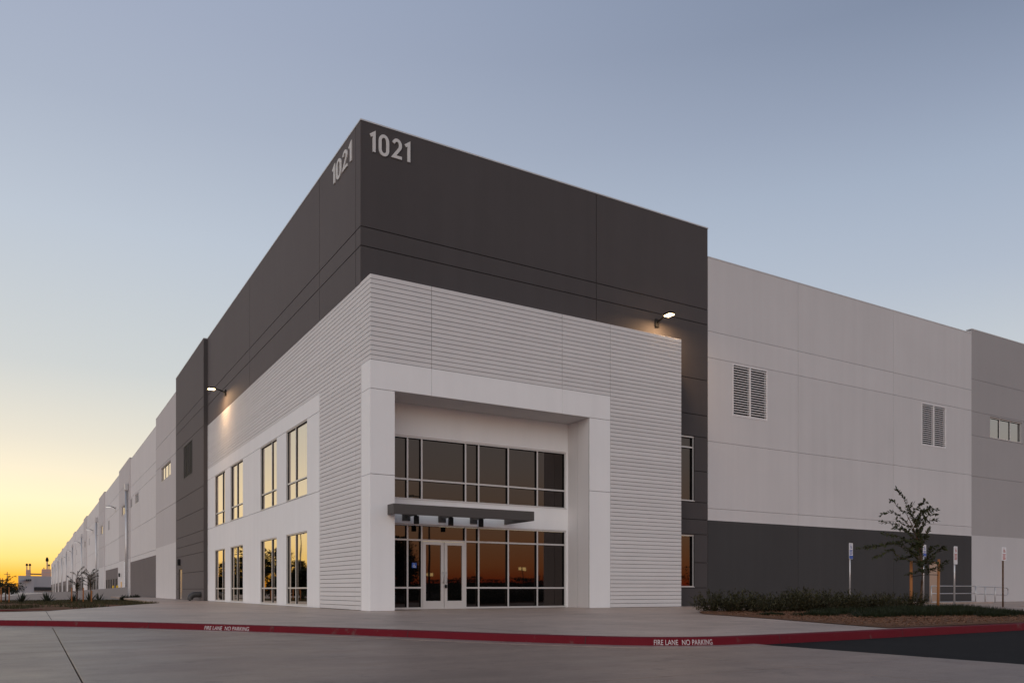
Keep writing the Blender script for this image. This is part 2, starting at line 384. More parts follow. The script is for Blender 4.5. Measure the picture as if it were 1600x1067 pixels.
# plaza slab
pl = [(p.x, p.y) for p in kin if p.x > -9.7] + [(24, -14), (24, -7), (60, -6), (60, 1.0), (-.05, 1.0), (-.05, 70), (-2, 66), (-2.7, 40), (-3.41, 18.6), (-8.36, 4.4), (-9.2, 3.9), (-12.5, 3.2), (-16.4, 1.2)]
plz = flat_poly('plaza', pl, -.004, 'conc', None, .12); tag(plz, kind='structure')
pl2 = [(-9.7, -3.45)]
left = [(p.x, p.y) for p in kin if p.x <= -9.6]
swl = flat_poly('sidewalk', left + [(-9.7, 3.85), (-12.5, 3.2), (-16.4, 2.2), (-25, 9.3), (-40, 16.5), (-60, 24)][0:1] + [(-12.5, 3.9), (-18, 5.2), (-25, 9.3), (-40, 16.5), (-60, 24)], -.008, 'conc', None, .12); tag(swl, kind='structure')
# tooled joints in the plaza: thin recessed strips
for i, (x0, y0, x1, y1) in enumerate([(-8.42, -4.2, -8.42, 4.3), (-2.35, -14.2, -2.35, 20), (3.6, -15.4, 3.6, -.9), (-6.6, -6.6, -.05, -6.6), (-.05, -6.6, 6.2, -6.6), (-7.0, 6.2, 0, 6.2), (9.6, -6.4, 9.6, -.9)]):
    mb = MB(); w = .006
    if abs(x0-x1) < .01: mb.quad((x0-w, y0, .000), (x0+w, y0, .000), (x0+w, y1, .000), (x0-w, y1, .000))
    else: mb.quad((x0, y0-w, .000), (x1, y0-w, .000), (x1, y0+w, .000), (x0, y0+w, .000))
    mb.build('control_joint', 'joint', plz)

# ------------------------------------------------------------------ facade helpers
class Face:
    """vertical facade frame: kind 'F' faces -Y (u = X), kind 'L' faces -X (u = Y)"""
    def __init__(s, kind, off=0.0): s.k = kind; s.o = off
    def p(s, u, z, d=0.0):
        return (u, s.o-d, z) if s.k == 'F' else (s.o-d, u, z)
    def box(s, mb, u0, u1, z0, z1, d0, d1, b=0):
        a = s.p(u0, z0, d0); c = s.p(u1, z1, d1)
        args = (min(a[0], c[0]), max(a[0], c[0]), min(a[1], c[1]), max(a[1], c[1]), min(z0, z1), max(z0, z1))
        if b: mb.cbox(*args, b)
        else: mb.box(*args)
def cut(face, mb, u0, u1, z0, z1, ops, d0, d1):
    """rectangle with rectangular openings, extruded from depth d0 (back) to d1 (front)"""
    us = sorted({u0, u1, *[min(max(v, u0), u1) for o in ops for v in o[:2]]}); zs = sorted({z0, z1, *[min(max(v, z0), z1) for o in ops for v in o[2:]]})
    def solid(i, j):
        if i < 0 or j < 0 or i >= len(us)-1 or j >= len(zs)-1: return False
        cu = (us[i]+us[i+1])/2; cz = (zs[j]+zs[j+1])/2
        return not any(o[0] < cu < o[1] and o[2] < cz < o[3] for o in ops)
    P = face.p
    for i in range(len(us)-1):
        for j in range(len(zs)-1):
            if not solid(i, j): continue
            a, b, c, d = us[i], us[i+1], zs[j], zs[j+1]
            for dd in (d0, d1): mb.quad(P(a, c, dd), P(b, c, dd), P(b, d, dd), P(a, d, dd))
            if not solid(i-1, j): mb.quad(P(a, c, d0), P(a, d, d0), P(a, d, d1), P(a, c, d1))
            if not solid(i+1, j): mb.quad(P(b, c, d0), P(b, d, d0), P(b, d, d1), P(b, c, d1))
            if not solid(i, j-1): mb.quad(P(a, c, d0), P(b, c, d0), P(b, c, d1), P(a, c, d1))
            if not solid(i, j+1): mb.quad(P(a, d, d0), P(b, d, d0), P(b, d, d1), P(a, d, d1))
def panels(face, parent, ulist, zlist, ops, mat, gap=.010, t=.03, name='wall_panel', matfn=None):
    for i in range(len(ulist)-1):
        for j in range(len(zlist)-1):
            mb = MB(); u0, u1, z0, z1 = ulist[i]+gap, ulist[i+1]-gap, zlist[j]+(gap if j else 0), zlist[j+1]-gap
            if j == len(zlist)-2: z1 = zlist[j+1]
            o = [q for q in ops if q[1] > u0 and q[0] < u1 and q[3] > z0 and q[2] < z1]
            cut(face, mb, u0, u1, z0, z1, o, -t, 0)
            if mb.f: mb.build(name, matfn(u0, z0) if matfn else mat, parent)
def core(face, parent, u0, u1, z0, z1, ops, d0, d1, mat, name='wall_core'):
    mb = MB(); cut(face, mb, u0, u1, z0, z1, ops, d0, d1); return mb.build(name, mat, parent)
def window(face, parent, u0, u1, z0, z1, vs=(), hs=(), glass='glassL', depth=.10, fw=.055, name='window', sill=True, frame='alu', skip=None, body=.10):
    """framed window: window (outer frame) > mullion, pane"""
    d1 = -depth; d0 = -depth-body; dc = d1-.018
    fr = MB()
    face.box(fr, u0, u1, z0, z0+fw, dc, d1+.02); face.box(fr, u0, u1, z1-fw, z1, dc, d1+.02)
    face.box(fr, u0, u0+fw, z0+fw, z1-fw, dc, d1); face.box(fr, u1-fw, u1, z0+fw, z1-fw, dc, d1)
    w = fr.build(name, frame, parent)
    gk = MB(); e = .004  # black body behind the frame face, painting its shaded sides dark
    face.box(gk, u0+e, u1-e, z0+e, z0+fw-e, d0, dc-.001); face.box(gk, u0+e, u1-e, z1-fw+e, z1-e, d0, dc-.001)
    face.box(gk, u0+e, u0+fw-e, z0+fw-e, z1-fw+e, d0+.001, dc-.001); face.box(gk, u1-fw+e, u1-e, z0+fw-e, z1-fw+e, d0+.001, dc-.001)
    gk.build('shade_body', 'black', w)
    if sill:
        s = MB(); face.box(s, u0+.004, u1-.004, z0-.0, z0+.022, d1+.021, .012); s.build('sill', frame, w)
    us = [u0+fw]+[v for v in vs]+[u1-fw]; zs = [z0+fw]+list(hs)+[z1-fw]
    for v in vs:
        m = MB(); face.box(m, v-.028, v+.028, z0+fw, z1-fw, dc, d1-.004); m.build('mullion', frame, w)
        m = MB(); face.box(m, v-.024, v+.024, z0+fw, z1-fw, d0+.002, dc-.001); m.build('shade_body', 'black', w)
    for v in hs:
        m = MB(); face.box(m, u0+fw, u1-fw, v-.028, v+.028, dc+.001, d1-.002); m.build('transom', frame, w)
        m = MB(); face.box(m, u0+fw, u1-fw, v-.024, v+.024, d0+.004, dc-.002); m.build('shade_body', 'black', w)
    for i in range(len(us)-1):
        for j in range(len(zs)-1):
            if skip and skip(i, j): continue
            g_ = MB(); jit = random.uniform(-.0025, .0025), random.uniform(-.0025, .0025)
            A = face.p(us[i], zs[j], d0+.012+jit[0]); B = face.p(us[i+1], zs[j], d0+.012-jit[0]); C_ = face.p(us[i+1], zs[j+1], d0+.012-jit[0]+jit[1]); D = face.p(us[i], zs[j+1], d0+.012+jit[0]+jit[1])
            g_.quad(A, B, C_, D)
            E_ = [face.p(*q) for q in ((us[i], zs[j], d0+.004), (us[i+1], zs[j], d0+.004), (us[i+1], zs[j+1], d0+.004), (us[i], zs[j+1], d0+.004))]
            g_.quad(*E_); g_.quad(A, B, E_[1], E_[0]); g_.quad(D, C_, E_[2], E_[3]); g_.quad(A, D, E_[3], E_[0]); g_.quad(B, C_, E_[2], E_[1])
            g_.build('pane', glass, w)
    return w
def louver(face, parent, u0, u1, z0, z1, n, mat, cols=2):
    fw = .045; fr = MB()
    face.box(fr, u0, u1, z0, z0+fw, -.14, .012); face.box(fr, u0, u1, z1-fw, z1, -.14, .012)
    face.box(fr, u0, u0+fw, z0+fw, z1-fw, -.14, .012); face.box(fr, u1-fw, u1, z0+fw, z1-fw, -.14, .012)
    w = fr.build('louver_vent', mat, parent)
    um = [u0+fw+(u1-u0-2*fw)*i/cols for i in range(cols+1)]
    for c in um[1:-1]:
        m = MB(); face.box(m, c-.025, c+.025, z0+fw, z1-fw, -.13, .01); m.build('mullion', mat, w)
    m = MB(); face.box(m, u0+.01, u1-.01, z0+.01, z1-.01, -.17, -.15); m.build('shade_backing', 'void', w)  # black sheet paints in the unlit depth behind the slats
    for c in range(cols):
        a = um[c]+(.027 if c else 0); b = um[c+1]-(.027 if c < cols-1 else 0)
        sl = None
        for i in range(n):
            z = z0+fw+(z1-z0-2*fw)*(i+.12)/n; hh = (z1-z0-2*fw)/n
            mb = MB(); P = face.p
            q = [(z, -.010), (z+hh*.36, -.010), (z+hh*.40, -.055), (z+hh*.32, -.055)]
            A = [P(a, zz, dd) for zz, dd in q]; B = [P(b, zz, dd) for zz, dd in q]
            for k in range(4): mb.quad(A[k], A[(k+1) % 4], B[(k+1) % 4], B[k])
            mb.poly(A); mb.poly(B)
            mb.build('slat', mat, w)
    return w
def stroke(path, w):
    """polyline to a ribbon outline with mitred corners (2d)"""
    P = [Vector(p) for p in path]; L = []; R = []
    for i, p in enumerate(P):
        a = (P[i]-P[i-1]).normalized() if i else None; b = (P[i+1]-P[i]).normalized() if i < len(P)-1 else None
        if a is None: n = Vector((-b.y, b.x)); k = 1
        elif b is None: n = Vector((-a.y, a.x)); k = 1
        else:
            n = (Vector((-a.y, a.x))+Vector((-b.y, b.x))).normalized(); k = 1/max(.35, n.dot(Vector((-a.y, a.x))))
        L.append(p+n*w*k/2); R.append(p-n*w*k/2)
    return L, R
def arc(cx_, cy_, rx, ry, a0, a1, n=10):
    return [(cx_+rx*math.cos(rad(a0+(a1-a0)*i/n)), cy_+ry*math.sin(rad(a0+(a1-a0)*i/n))) for i in range(n+1)]
GW = .150
GLY = {'1': ([(.03, .80), (.22, .93), (.22, 0)], .30),
       '0': (arc(.28, .66, .20, .26, 180, 0)+arc(.28, .26, .20, .26, 0, -180)+[(.08, .66)], .56),
       '2': (arc(.27, .68, .19, .24, 165, -35)+[(.09, .078), (.53, .078)], .56)}
def digits(face, parent, u0, z0, h, text, flip, name='digit', ws=1.0):
    u = 0
    for ch in text:
        path, adv = GLY[ch]
        if ch == '1': path = [(.02, .775), (.21, .915), (.21, .0)]
        L, R = stroke(path, GW); mb = MB(); n = len(L)
        def P(v, d): return face.p(u0+(u+v.x)*h*ws*(-1 if flip else 1), z0+v.y*h, d)
        for i in range(n-1):
            mb.quad(P(L[i], .035), P(L[i+1], .035), P(R[i+1], .035), P(R[i], .035))
            mb.quad(P(L[i], 0.001), P(L[i+1], 0.001), P(L[i+1], .035), P(L[i], .035)); mb.quad(P(R[i], 0.001), P(R[i+1], 0.001), P(R[i+1], .035), P(R[i], .035))
        for i in (0, n-1): mb.quad(P(L[i], .001), P(R[i], .001), P(R[i], .035), P(L[i], .035))
        mb.build(name, 'digit', parent); u += adv+.145

# ------------------------------------------------------------------ the warehouse
WH = empty('warehouse', (0, 0, 0), 'long concrete warehouse with charcoal corner block numbered 1021', 'building')
F0 = Face('F', 0.0); L0 = Face('L', 0.0); FB = Face('F', -.82); LP = Face('L', -.22); FS = Face('F', .53); LQ = Face('L', -.09)
PZ_ = 10.2; Z1, ZA, ZB = 15.24, 11.95, 11.35
# charcoal corner block, front face
wF = [(11.15, 14.0, 4.17, 6.77), (11.15, 14.0, .74, 2.84)]
panels(F0, WH, [0, 9.11, 14.72], [10.0, ZB, ZA, Z1], [], 'char', .014)
core(F0, WH, .03, 14.70, 0, 15.20, wF+[(.8, 8.2, -.1, 6.785)], -.30, -.031, 'coredark')
panels(F0, WH, [12.4, 14.72], [0, .72, 1.73, 2.86, 3.46, 4.15, 5.40, 6.78, 7.66, 9.09, 10.0], wF, 'char', .013)
for (a, b, c, d), h_ in zip(wF, (6.33, None)):
    window(F0, WH, a, b, c, d, [12.5], [h_] if h_ else [], 'glass', .06)
# charcoal block, left face
panels(L0, WH, [0, .45, 4.17, 14.85, 25.35], [10.17, ZB, ZA, Z1], [], 'char', .016)
WL = []
for a, b in ((5.68, 8.57), (10.0, 12.83), (16.27, 19.15), (20.48, 23.25)):
    WL += [(a, b, 4.17, 7.0), (a, b, .05, 2.84)]
core(L0, WH, .33, 25.38, 0, 15.20, WL, -.30, -.031, 'coredark')
mb = MB(); mb.box(.031, .30, -.22, .30, 0, PZ_-.04); mb.build('wall_core', 'core', WH)
# portal and ribbed entrance box
def boards(face, us, z0, z1, parent, n):
    p_ = (z1-z0)/n
    for i in range(len(us)-1):
        for k in range(n):
            mb = MB(); face.box(mb, us[i]+.008, us[i+1]-.008, z0+k*p_+.0085, z0+(k+1)*p_-.0085, -.03, 0, .003)
            mb.build('board', 'board', parent)
PZ = 10.20
pb = PZ/71; zt = PZ-18*pb
bf = core(FB, WH, .03, 12.54, 0, PZ-.005, [(.8, 8.2, -.1, 6.785)], -.60, -.031, 'core', 'entrance_box')
boards(FB, [0, 2.04, 7.02, 9.12], zt, PZ, bf, 18)
boards(FB, [9.12, 12.54], 0, PZ, bf, 71)
bl = core(L0, WH, -.79, 25.38, 0, PZ-.006, WL, -.0305, -.0295, 'core', 'ribbed_side')
boards(L0, [-.82, 0], zt, PZ, bl, 18)
boards(L0, [0, .45, 4.17], 0, PZ, bl, 71)
boards(L0, [4.17, 14.85, 25.38], zt, PZ, bl, 18)
# box lid and inner return
mb = MB(); mb.box(.035, 12.535, -.78, -.02, PZ-.10, PZ-.02); mb.build('parapet_cap', 'board', WH)
mb = MB(); mb.box(12.30, 12.538, -.785, -.002, 0, PZ-.11); mb.build('return_wall', 'board', WH)
# smooth white portal frame on the box
PA, PB_ = 4.15, 6.74
for (a, b, c, d) in [(0, .8, 0, PA), (0, .8, PA, PB_), (8.2, 9.12, 0, PA), (8.2, 9.12, PA, PB_), (0, 2.04, PB_, zt), (2.04, 7.02, PB_, zt), (7.02, 9.12, PB_, zt)]:
    mb = MB(); FB.box(mb, a+(.005 if a else -.004), b-.005, c+(.008 if c else 0), d-.008, -.05, .004, .003); mb.build('portal_panel', 'white', WH)
for (c, d) in [(0, PA), (PA, PB_), (PB_, zt)]:
    mb = MB(); L0.box(mb, -.7702, -.085, c+(.008 if c else 0), d-.008, -.05, .004); mb.build('portal_panel', 'white', WH)
mb = MB(); L0.box(mb, -.08, -.005, 0, zt, -.03, 0); mb.build('portal_reveal', 'board', WH)
# recess: soffit, jambs, back wall
mb = MB(); mb.box(.8, 8.2, -.76, -.056, PB_+.001, PB_+.05); mb.build('soffit', 'light', WH)
mb = MB(); mb.box(.8, 8.2, -.046, .60, PB_+.002, PB_+.05); mb.build('soffit', 'light', WH)
for a, b in ((-.765, -.08), (-.06, .56)):
    mb = MB(); mb.box(8.197, 8.27, a, b, 0, PB_); mb.build('jamb', 'light', WH)
    mb = MB(); mb.box(.73, .803, a, b, 0, PB_); mb.build('jamb', 'light', WH)
SF = [(.86, 8.14, .0, 2.82), (.86, 8.14, 3.60, 5.70)]
mb = MB(); cut(FS, mb, .80, 8.20, 0, PB_+.04, SF, -.25, 0); mb.build('recess_wall', 'white', WH)
# storefront glazing
VS = [1.83, 2.34, 3.98, 4.49, 5.68, 6.90]
window(FS, WH, .86, 8.14, 3.60, 5.70, VS, [4.28], 'glass', .05, .06, 'storefront_window')
sf = window(FS, WH, .86, 8.14, .0, 2.82, VS, [.71, 2.29], 'glass', .05, .06, 'storefront_window', False, 'alu', lambda i, j: i == 2 and j < 2)
for o in list(sf.children):
    if o.name.startswith('transom') or (o.name.startswith('shade_body') and max(v.co.z for v in o.data.vertices)-min(v.co.z for v in o.data.vertices) < .1):
        zc = sum(v.co.z for v in o.data.vertices)/len(o.data.vertices)
        if zc < 1: bpy.data.objects.remove(o)
for a, b in ((.92, 2.31), (4.01, 8.08)):
    m = MB(); FS.box(m, a, b, .682, .738, -.067, -.052); m.build('transom', 'alu', sf)
    m = MB(); FS.box(m, a, b, .686, .734, -.146, -.070); m.build('shade_body', 'black', sf)
# double entrance door
for i, (a, b) in enumerate(((2.375, 3.150), (3.170, 3.945))):
    mb = MB(); st = .11
    cut(FS, mb, a, b, .012, 2.255, [(a+st, b-st, .27, 2.255-st)], -.115, -.045)
    dr = mb.build('entrance_door', 'alu', WH)
    g_ = MB(); FS.box(g_, a+st-.003, b-st+.003, .267, 2.255-st+.003, -.085, -.075); g_.build('pane', 'glass', dr)
    hx = (b-.055) if i == 0 else (a+.055)
    hx2 = hx+(-.10 if i == 0 else .10)*0
    h_ = MB(); yy = .53+.045
    h_.tube([(hx, yy, .88), (hx, yy-.075, .88), (hx+.0, yy-.085, .90), (hx, yy-.085, 1.20), (hx, yy-.075, 1.22), (hx, yy, 1.22)], .013, 8)
    h_.build('handle', 'galv', dr, True)
    if i == 1:
        k_ = MB(); k_.tube([(hx-.012, yy-.005, .80), (hx-.012, yy-.06, .80)], .022, 8); k_.build('lock_cylinder', 'black', dr)
        k_ = MB(); k_.box(hx-.045, hx+.02, yy-.055, yy-.012, .70, .79); k_.build('key_box', 'black', dr)
# wheelchair symbol sticker on the glass beside the door
def wheelchair(parent, org, ux, uz, size, fg, bg, nrm_, name='access_symbol', plate=True):
    org = Vector(org); ux = Vector(ux); uz = Vector(uz); nrm_ = Vector(nrm_)
    def P(x, y, d): return org+ux*(x-.5)*size+uz*(y-.5)*size+nrm_*d
    if plate:
        mb = MB(); mb.quad(P(0, 0, 0), P(1, 0, 0), P(1, 1, 0), P(0, 1, 0)); mb.build(name, bg, parent)
    mb = MB()
    def ribbon(path, w):
        L, R = stroke(path, w)
        for i in range(len(L)-1): mb.quad(P(L[i].x, L[i].y, .003), P(L[i+1].x, L[i+1].y, .003), P(R[i+1].x, R[i+1].y, .003), P(R[i].x, R[i].y, .003))
    ribbon(arc(.46, .32, .20, .20, 100, 375, 14), .075)
    ribbon([(.42, .72), (.44, .42), (.66, .42), (.78, .16), (.86, .19)], .085)
    ribbon([(.43, .58), (.62, .58)], .07)
    mb.poly([P(.42+.075*math.cos(2*math.pi*k/12), .83+.075*math.sin(2*math.pi*k/12), .003) for k in range(12)])
    return mb.build(name, fg, parent)
wheelchair(WH, (2.09, .53+.105, 1.45), (1, 0, 0), (0, 0, 1), .17, 'plate', 'blue', (0, -1, 0), 'access_sticker')
# white ground floor wall of the left face
panels(L0, WH, [4.17, 14.85, 25.36], [0, 4.15, 6.99, zt], WL, 'white')
for (a, b, c, d) in WL:
    mm = {5.68: 7.37, 10.0: 11.0, 16.27: 17.8, 20.48: 21.35}[a]
    window(L0, WH, a, b, c, d, [mm], [4.87] if c > 3 else [.71], 'glassL', .05, .045, body=.062)
# light grey wall right of the block
W2 = [(16.12, 18.19, 7.83, 9.99), (29.22, 31.30, 7.83, 9.94)]
DR = [(29.88, 30.85, 0, 2.06)]
panels(F0, WH, [14.72, 20.13, 26.94, 33.62], [3.46, 3.94, 6.66, 10.05, 11.12, 14.09], W2, 'light', .007)
panels(F0, WH, [14.72, 20.13, 26.94, 33.62], [0, 3.46], DR, 'char2', .010)
core(F0, WH, 14.72, 33.6, 0, 14.05, W2+DR, -.3, -.031, 'core')
for a, b, c, d in W2: louver(F0, WH, a, b, c, d, 20, 'louver')
W3 = [(35.37, 38.56, 8.80, 9.93)]
panels(F0, WH, [33.62, 40.6], [3.50, 6.62, 8.76, 10.02, 11.72, 14.32], W3, 'mid', .007)
panels(F0, WH, [33.62, 40.6], [0, 3.50], [], 'mid2', .007)
core(F0, WH, 33.62, 40.6, 0, 14.28, W3, -.62, -.031, 'mid')
window(F0, WH, *W3[0], [36.43, 37.5], [], 'glassM', .07, body=.06)
panels(F0, WH, [40.6, 47.5, 54, 60], [0, 3.46, 6.66, 10.05, 11.12, 14.09], [], 'light', .007)
core(F0, WH, 40.6, 60, 0, 14.05, [], -.3, -.031, 'core')
mb = MB(); F0.box(mb, 29.90, 30.83, .01, 2.04, -.14, -.09); d_ = mb.build('exit_door', 'doorm', WH)
mb = MB(); mb.tube([(30.72, .09, 1.0), (30.72, .03, 1.0), (30.62, .03, 1.0)], .012, 6); mb.build('handle', 'galv', d_)
# numbers
digits(F0, WH, .30, 14.35, .635, '1021', False)
digits(L0, WH, 2.66, 14.33, .62, '1021', True, 'digit', 1.42)
# ---- long left side
UL = [(29.19, 32.48, 7.86, 10.0)]; DL = [(33.25, 34.6, 0, 2.02)]
panels(LP, WH, [25.38, 35.85], [0, .69, 1.73, 2.85, 3.46, 4.12, 5.39, 6.70, 10.18, 11.3, 11.9, 15.22], UL+DL, 'char', .013)
core(LP, WH, 25.40, 35.80, 0, 15.18, UL+DL, -.60, -.031, 'coredark')
mb = MB(); mb.box(-.21, 0.1, 25.365, 25.42, 0, 15.21); mb.build('pier_return', 'char', WH)
louver(LP, WH, *UL[0], 20, 'louverd')
mb = MB(); LP.box(mb, 33.3, 34.55, .01, 2.0, -.14, -.06); mb.build('exit_door', 'doorm', WH)
U2 = [(38.32, 43.26, 8.90, 9.98)]
panels(LP, WH, [35.85, 46.3], [3.95, 6.70, 10.14, 11.9, 14.30], U2, 'pier', .013)
panels(LP, WH, [35.85, 46.3], [0, 3.95], [], 'bay', .010)
core(LP, WH, 35.85, 46.25, 0, 14.26, U2, -.60, -.031, 'mid')
window(LP, WH, *U2[0], [39.97, 41.6], [], 'glassL', .07, body=.045)
ZJ = [3.5, 3.95, 6.70, 10.14, 11.2, 14.09]
U3 = [(60.5, 63.8, 9.05, 10.05), (66.2, 69.0, 9.05, 10.05)]
panels(L0, WH, [46.3, 59.4, 69.9], ZJ, U3, 'bay', .013)
panels(L0, WH, [46.3, 59.4, 69.9], [0, 3.5], [], 'dock', .013)
core(L0, WH, 46.3, 70.0, -.6, 14.05, U3, -.3, -.031, 'core')
for a, b, c, d in U3: louver(L0, WH, a, b, c, d, 9, 'louver', 1)
PR = [(67.9, 79.8), (101.8, 112.5), (144.6, 154.6), (191.5, 202.0), (236, 246.5), (280, 290.5), (325, 335.5), (371, 381.5), (416, 426)]
END = 470
for i, (a, b) in enumerate(PR):
    near = i < 3
    op = [(a+2.9, a+8.8, 8.9, 9.95)] if i == 0 else [(a+3, a+7.5, 8.7, 9.9)]
    dop = [(a+1.9, a+5.8, -.7, 3.80), (a+8.2, a+9.8, -.7, 1.6)] if i == 0 else []
    panels(LQ, WH, [a, b], [-1.2, 3.9, 6.70, 10.14, 11.9, 14.30] if near else [-1.2, 14.3], op if near else [], None, .016, .03, 'wall_panel', lambda u, z: 'bay' if z < 3 else 'pier')
    core(LQ, WH, a, b, -1.2, 14.26, op if near else [], -.5, -.031, 'pier')
    if near:
        q = op[0]; window(LQ, WH, *q, [q[0]+(q[1]-q[0])*k/3 for k in (1, 2)], [], 'glassL', .07, body=.045)
    if i == 0:
        mb = MB(); LQ.box(mb, a+1.9, a+5.8, -1.1, 3.80, -.02, .006); rd = mb.build('roller_door', 'mid', WH)
        for k in range(12):
            m = MB(); LQ.box(m, a+2.02, a+5.68, -1.05+k*.4, -.67+k*.4, .0065, .03); m.build('door_slat', 'white', rd)
        mb = MB(); LQ.box(mb, a+8.3, a+9.7, -1.0, 1.55, -.02, .02); mb.build('exit_door', 'doorm', WH)
    nx = PR[i+1][0] if i+1 < len(PR) else END
    for fc, ca, cb, cz in ((LQ, a, b, 14.30), (L0, b, nx, 14.05)):
        mb = MB(); fc.box(mb, ca, cb, cz+.001, cz+.05, -.30, .012); mb.build('rim_light_coping', 'alu', WH)  # pale strip carries the rim highlight of the roof edge in its colour
    # recessed dock bay
    dk0, dk1 = b+2.5, nx-1.5
    nd = 5; dw = (dk1-dk0)/nd
    panels(L0, WH, [b, (b+nx)/2, nx] if i < 4 else [b, nx], [3.3, 3.9, 6.70, 10.14, 11.9, 14.05] if i < 4 else [3.3, 14.05], [], 'bay', .016)
    core(L0, WH, b, nx, -1.3, 14.0, [], -.4, -.031, 'core')
    panels(L0, WH, [b, dk0], [-1.3, 3.3], [], 'bay', .005); panels(L0, WH, [dk1, nx], [-1.3, 3.3], [], 'bay', .005)
    mb = MB(); cut(L0, mb, dk0, dk1, -1.3, 3.28, [(dk0+dw*(k+.22), dk0+dw*(k+.78), -1.4, 2.0) for k in range(nd)], -.02, .03); mb.build('dock_surround', 'dock', WH)
    for k in range(nd):
        mb = MB(); L0.box(mb, dk0+dw*(k+.22)+.02, dk0+dw*(k+.78)-.02, -1.3, 1.98, -.025, .0); mb.build('dock_door', 'black', WH)
    # high window or louvre next to the lamp
    mb = MB(); L0.box(mb, nx-7.5, nx-5.5, 8.6, 9.8, -.02, .02); mb.build('louver_vent', 'mid', WH)
# downspouts
for i, y in enumerate((69.1, 115.0, 157.9, 200.6, 241.0, 283.0, 328.0, 376.0, 419.6)):
    r = .13
    mb = MB(); x = -.16-r
    mb.tube([(x, y, -1.2), (x, y, 11.2)], r, 12); dp = mb.build('downspout', 'galv', WH, True)
    mb = MB(); mb.cbox(x-.18, x+.18, y-.2, y+.2, 11.0, 11.75, .04); mb.build('conductor_head', 'galv', dp)
    for z in (2.5, 6, 9):
        mb = MB(); mb.box(x-.02, -.05, y-r-.03, y+r+.03, z, z+.08); mb.build('strap', 'galv', dp)
for y, lb in ((72.7, 'yellow bollard left of the first roller door'), (77.9, 'yellow bollard by the small door beyond the first downspout')):
    mb = MB(); mb.tube([(-.85, y, -.8), (-.85, y, 1.05), (-.85, y, 1.13)], [.11, .11, .05], 10); tag(mb.build('bollard', 'yellow', None, True), lb, 'bollard')
# roof deck
mb = MB(); mb.box(.35, 60, .35, 35, 13.0, 13.2); mb.build('roof', 'roof', WH)
mb = MB(); mb.box(.35, 60, 35.01, END, 13.0, 13.2); mb.build('roof', 'roof', WH)
mb = MB(); mb.box(.05, 60, END-.3, END, -1.3, 14.0); mb.build('end_wall', 'light', WH)
mb = MB(); mb.box(14.45, 14.71, .3, 12, 13.0, 15.18); mb.build('parapet_return', 'char', WH)
# coping along the parapets, its bright edge standing in for sky rim light
for (face, a, b, z) in [(F0, 0, 14.74, Z1), (L0, 0.0, 25.38, Z1), (LP, 25.37, 35.86, 15.22), (F0, 14.73, 33.61, 14.09), (F0, 33.61, 40.61, 14.32), (LP, 35.86, 46.3, 14.30), (L0, 46.3, 67.9, 14.09)]:
    mb = MB(); face.box(mb, a, b, z+.001, z+.045, -.30, .012); mb.build('rim_light_coping', 'alu', WH)
# elbow outlet at the base of the pier
el = MB(); pts = [(-.62, 25.75, .33)] + [(-.62, 26.3+.42*math.sin(rad(t)), -.12+.45*math.cos(rad(t))) for t in range(0, 91, 15)] + [(-.62, 26.72, -.2)]
el = MB(); pts = [(-.05, 26.2, .36), (-.35, 26.2, .36)]+[(-.55-.30*math.sin(rad(t)), 26.2, .06+.30*math.cos(rad(t))) for t in range(0, 91, 15)]+[(-.85, 26.2, -.02)]
el.tube(pts, .17, 14); tag(el.build('drain_elbow', 'pipe', None, True), 'thick charcoal drain elbow pipe coming out of the pier base', 'pipe')

# ------------------------------------------------------------------ wall lamps
def flood(name, face, u, z, label, side):
    r = empty(name, face.p(u, z, 0), label, 'wall light')
    def Q(du, dd, dz):
        a = face.p(u+du, z+dz, dd); b = face.p(u, z, 0); return Vector((a[0]-b[0], a[1]-b[1], a[2]-b[2]))
    mb = MB(); a = Q(-.10, .002, -.16); b = Q(.10, .07, .16)
    mb.cbox(min(a.x, b.x), max(a.x, b.x), min(a.y, b.y), max(a.y, b.y), min(a.z, b.z), max(a.z, b.z), .015); mb.build('wall_box', 'black', r)
    mb = MB(); mb.tube([Q(0, .06, .02), Q(0, .30, .10), Q(0, .55, .16)], .035, 8); mb.build('arm', 'black', r, True)
    mb = MB(); c0 = Q(0, .50, .12); c1 = Q(0, .98, .22)
    a = Q(-.15, .52, .13); b = Q(.15, .92, .20)
    mb.cbox(min(a.x, b.x), max(a.x, b.x), min(a.y, b.y), max(a.y, b.y), min(a.z, b.z), max(a.z, b.z), .02); hd = mb.build('lamp_head', 'black', r)
    mb = MB(); a = Q(-.12, .56, .085); b = Q(.12, .90, .128)
    mb.cbox(min(a.x, b.x), max(a.x, b.x), min(a.y, b.y), max(a.y, b.y), min(a.z, b.z), max(a.z, b.z), .012); mb.build('lens', 'lamp', hd)
    ld = bpy.data.lights.new('floodlight', 'AREA'); ld.shape = 'RECTANGLE'; ld.size = .3; ld.size_y = .3; ld.energy = 85; ld.color = (1, .62, .32)
    lo = bpy.data.objects.new('floodlight', ld); COL.objects.link(lo); lo.parent = r; lo.location = Q(0, .76, .075)
    return r
flood('wall_light', F0, 12.0, 10.95, 'lit floodlight above the ribbed entrance box on the front', 1)
flood('wall_light', L0, 20.2, 11.0, 'lit floodlight on the charcoal side wall near the dark pier', 1)
LAB = ['first', 'second', 'third', 'fourth', 'fifth']
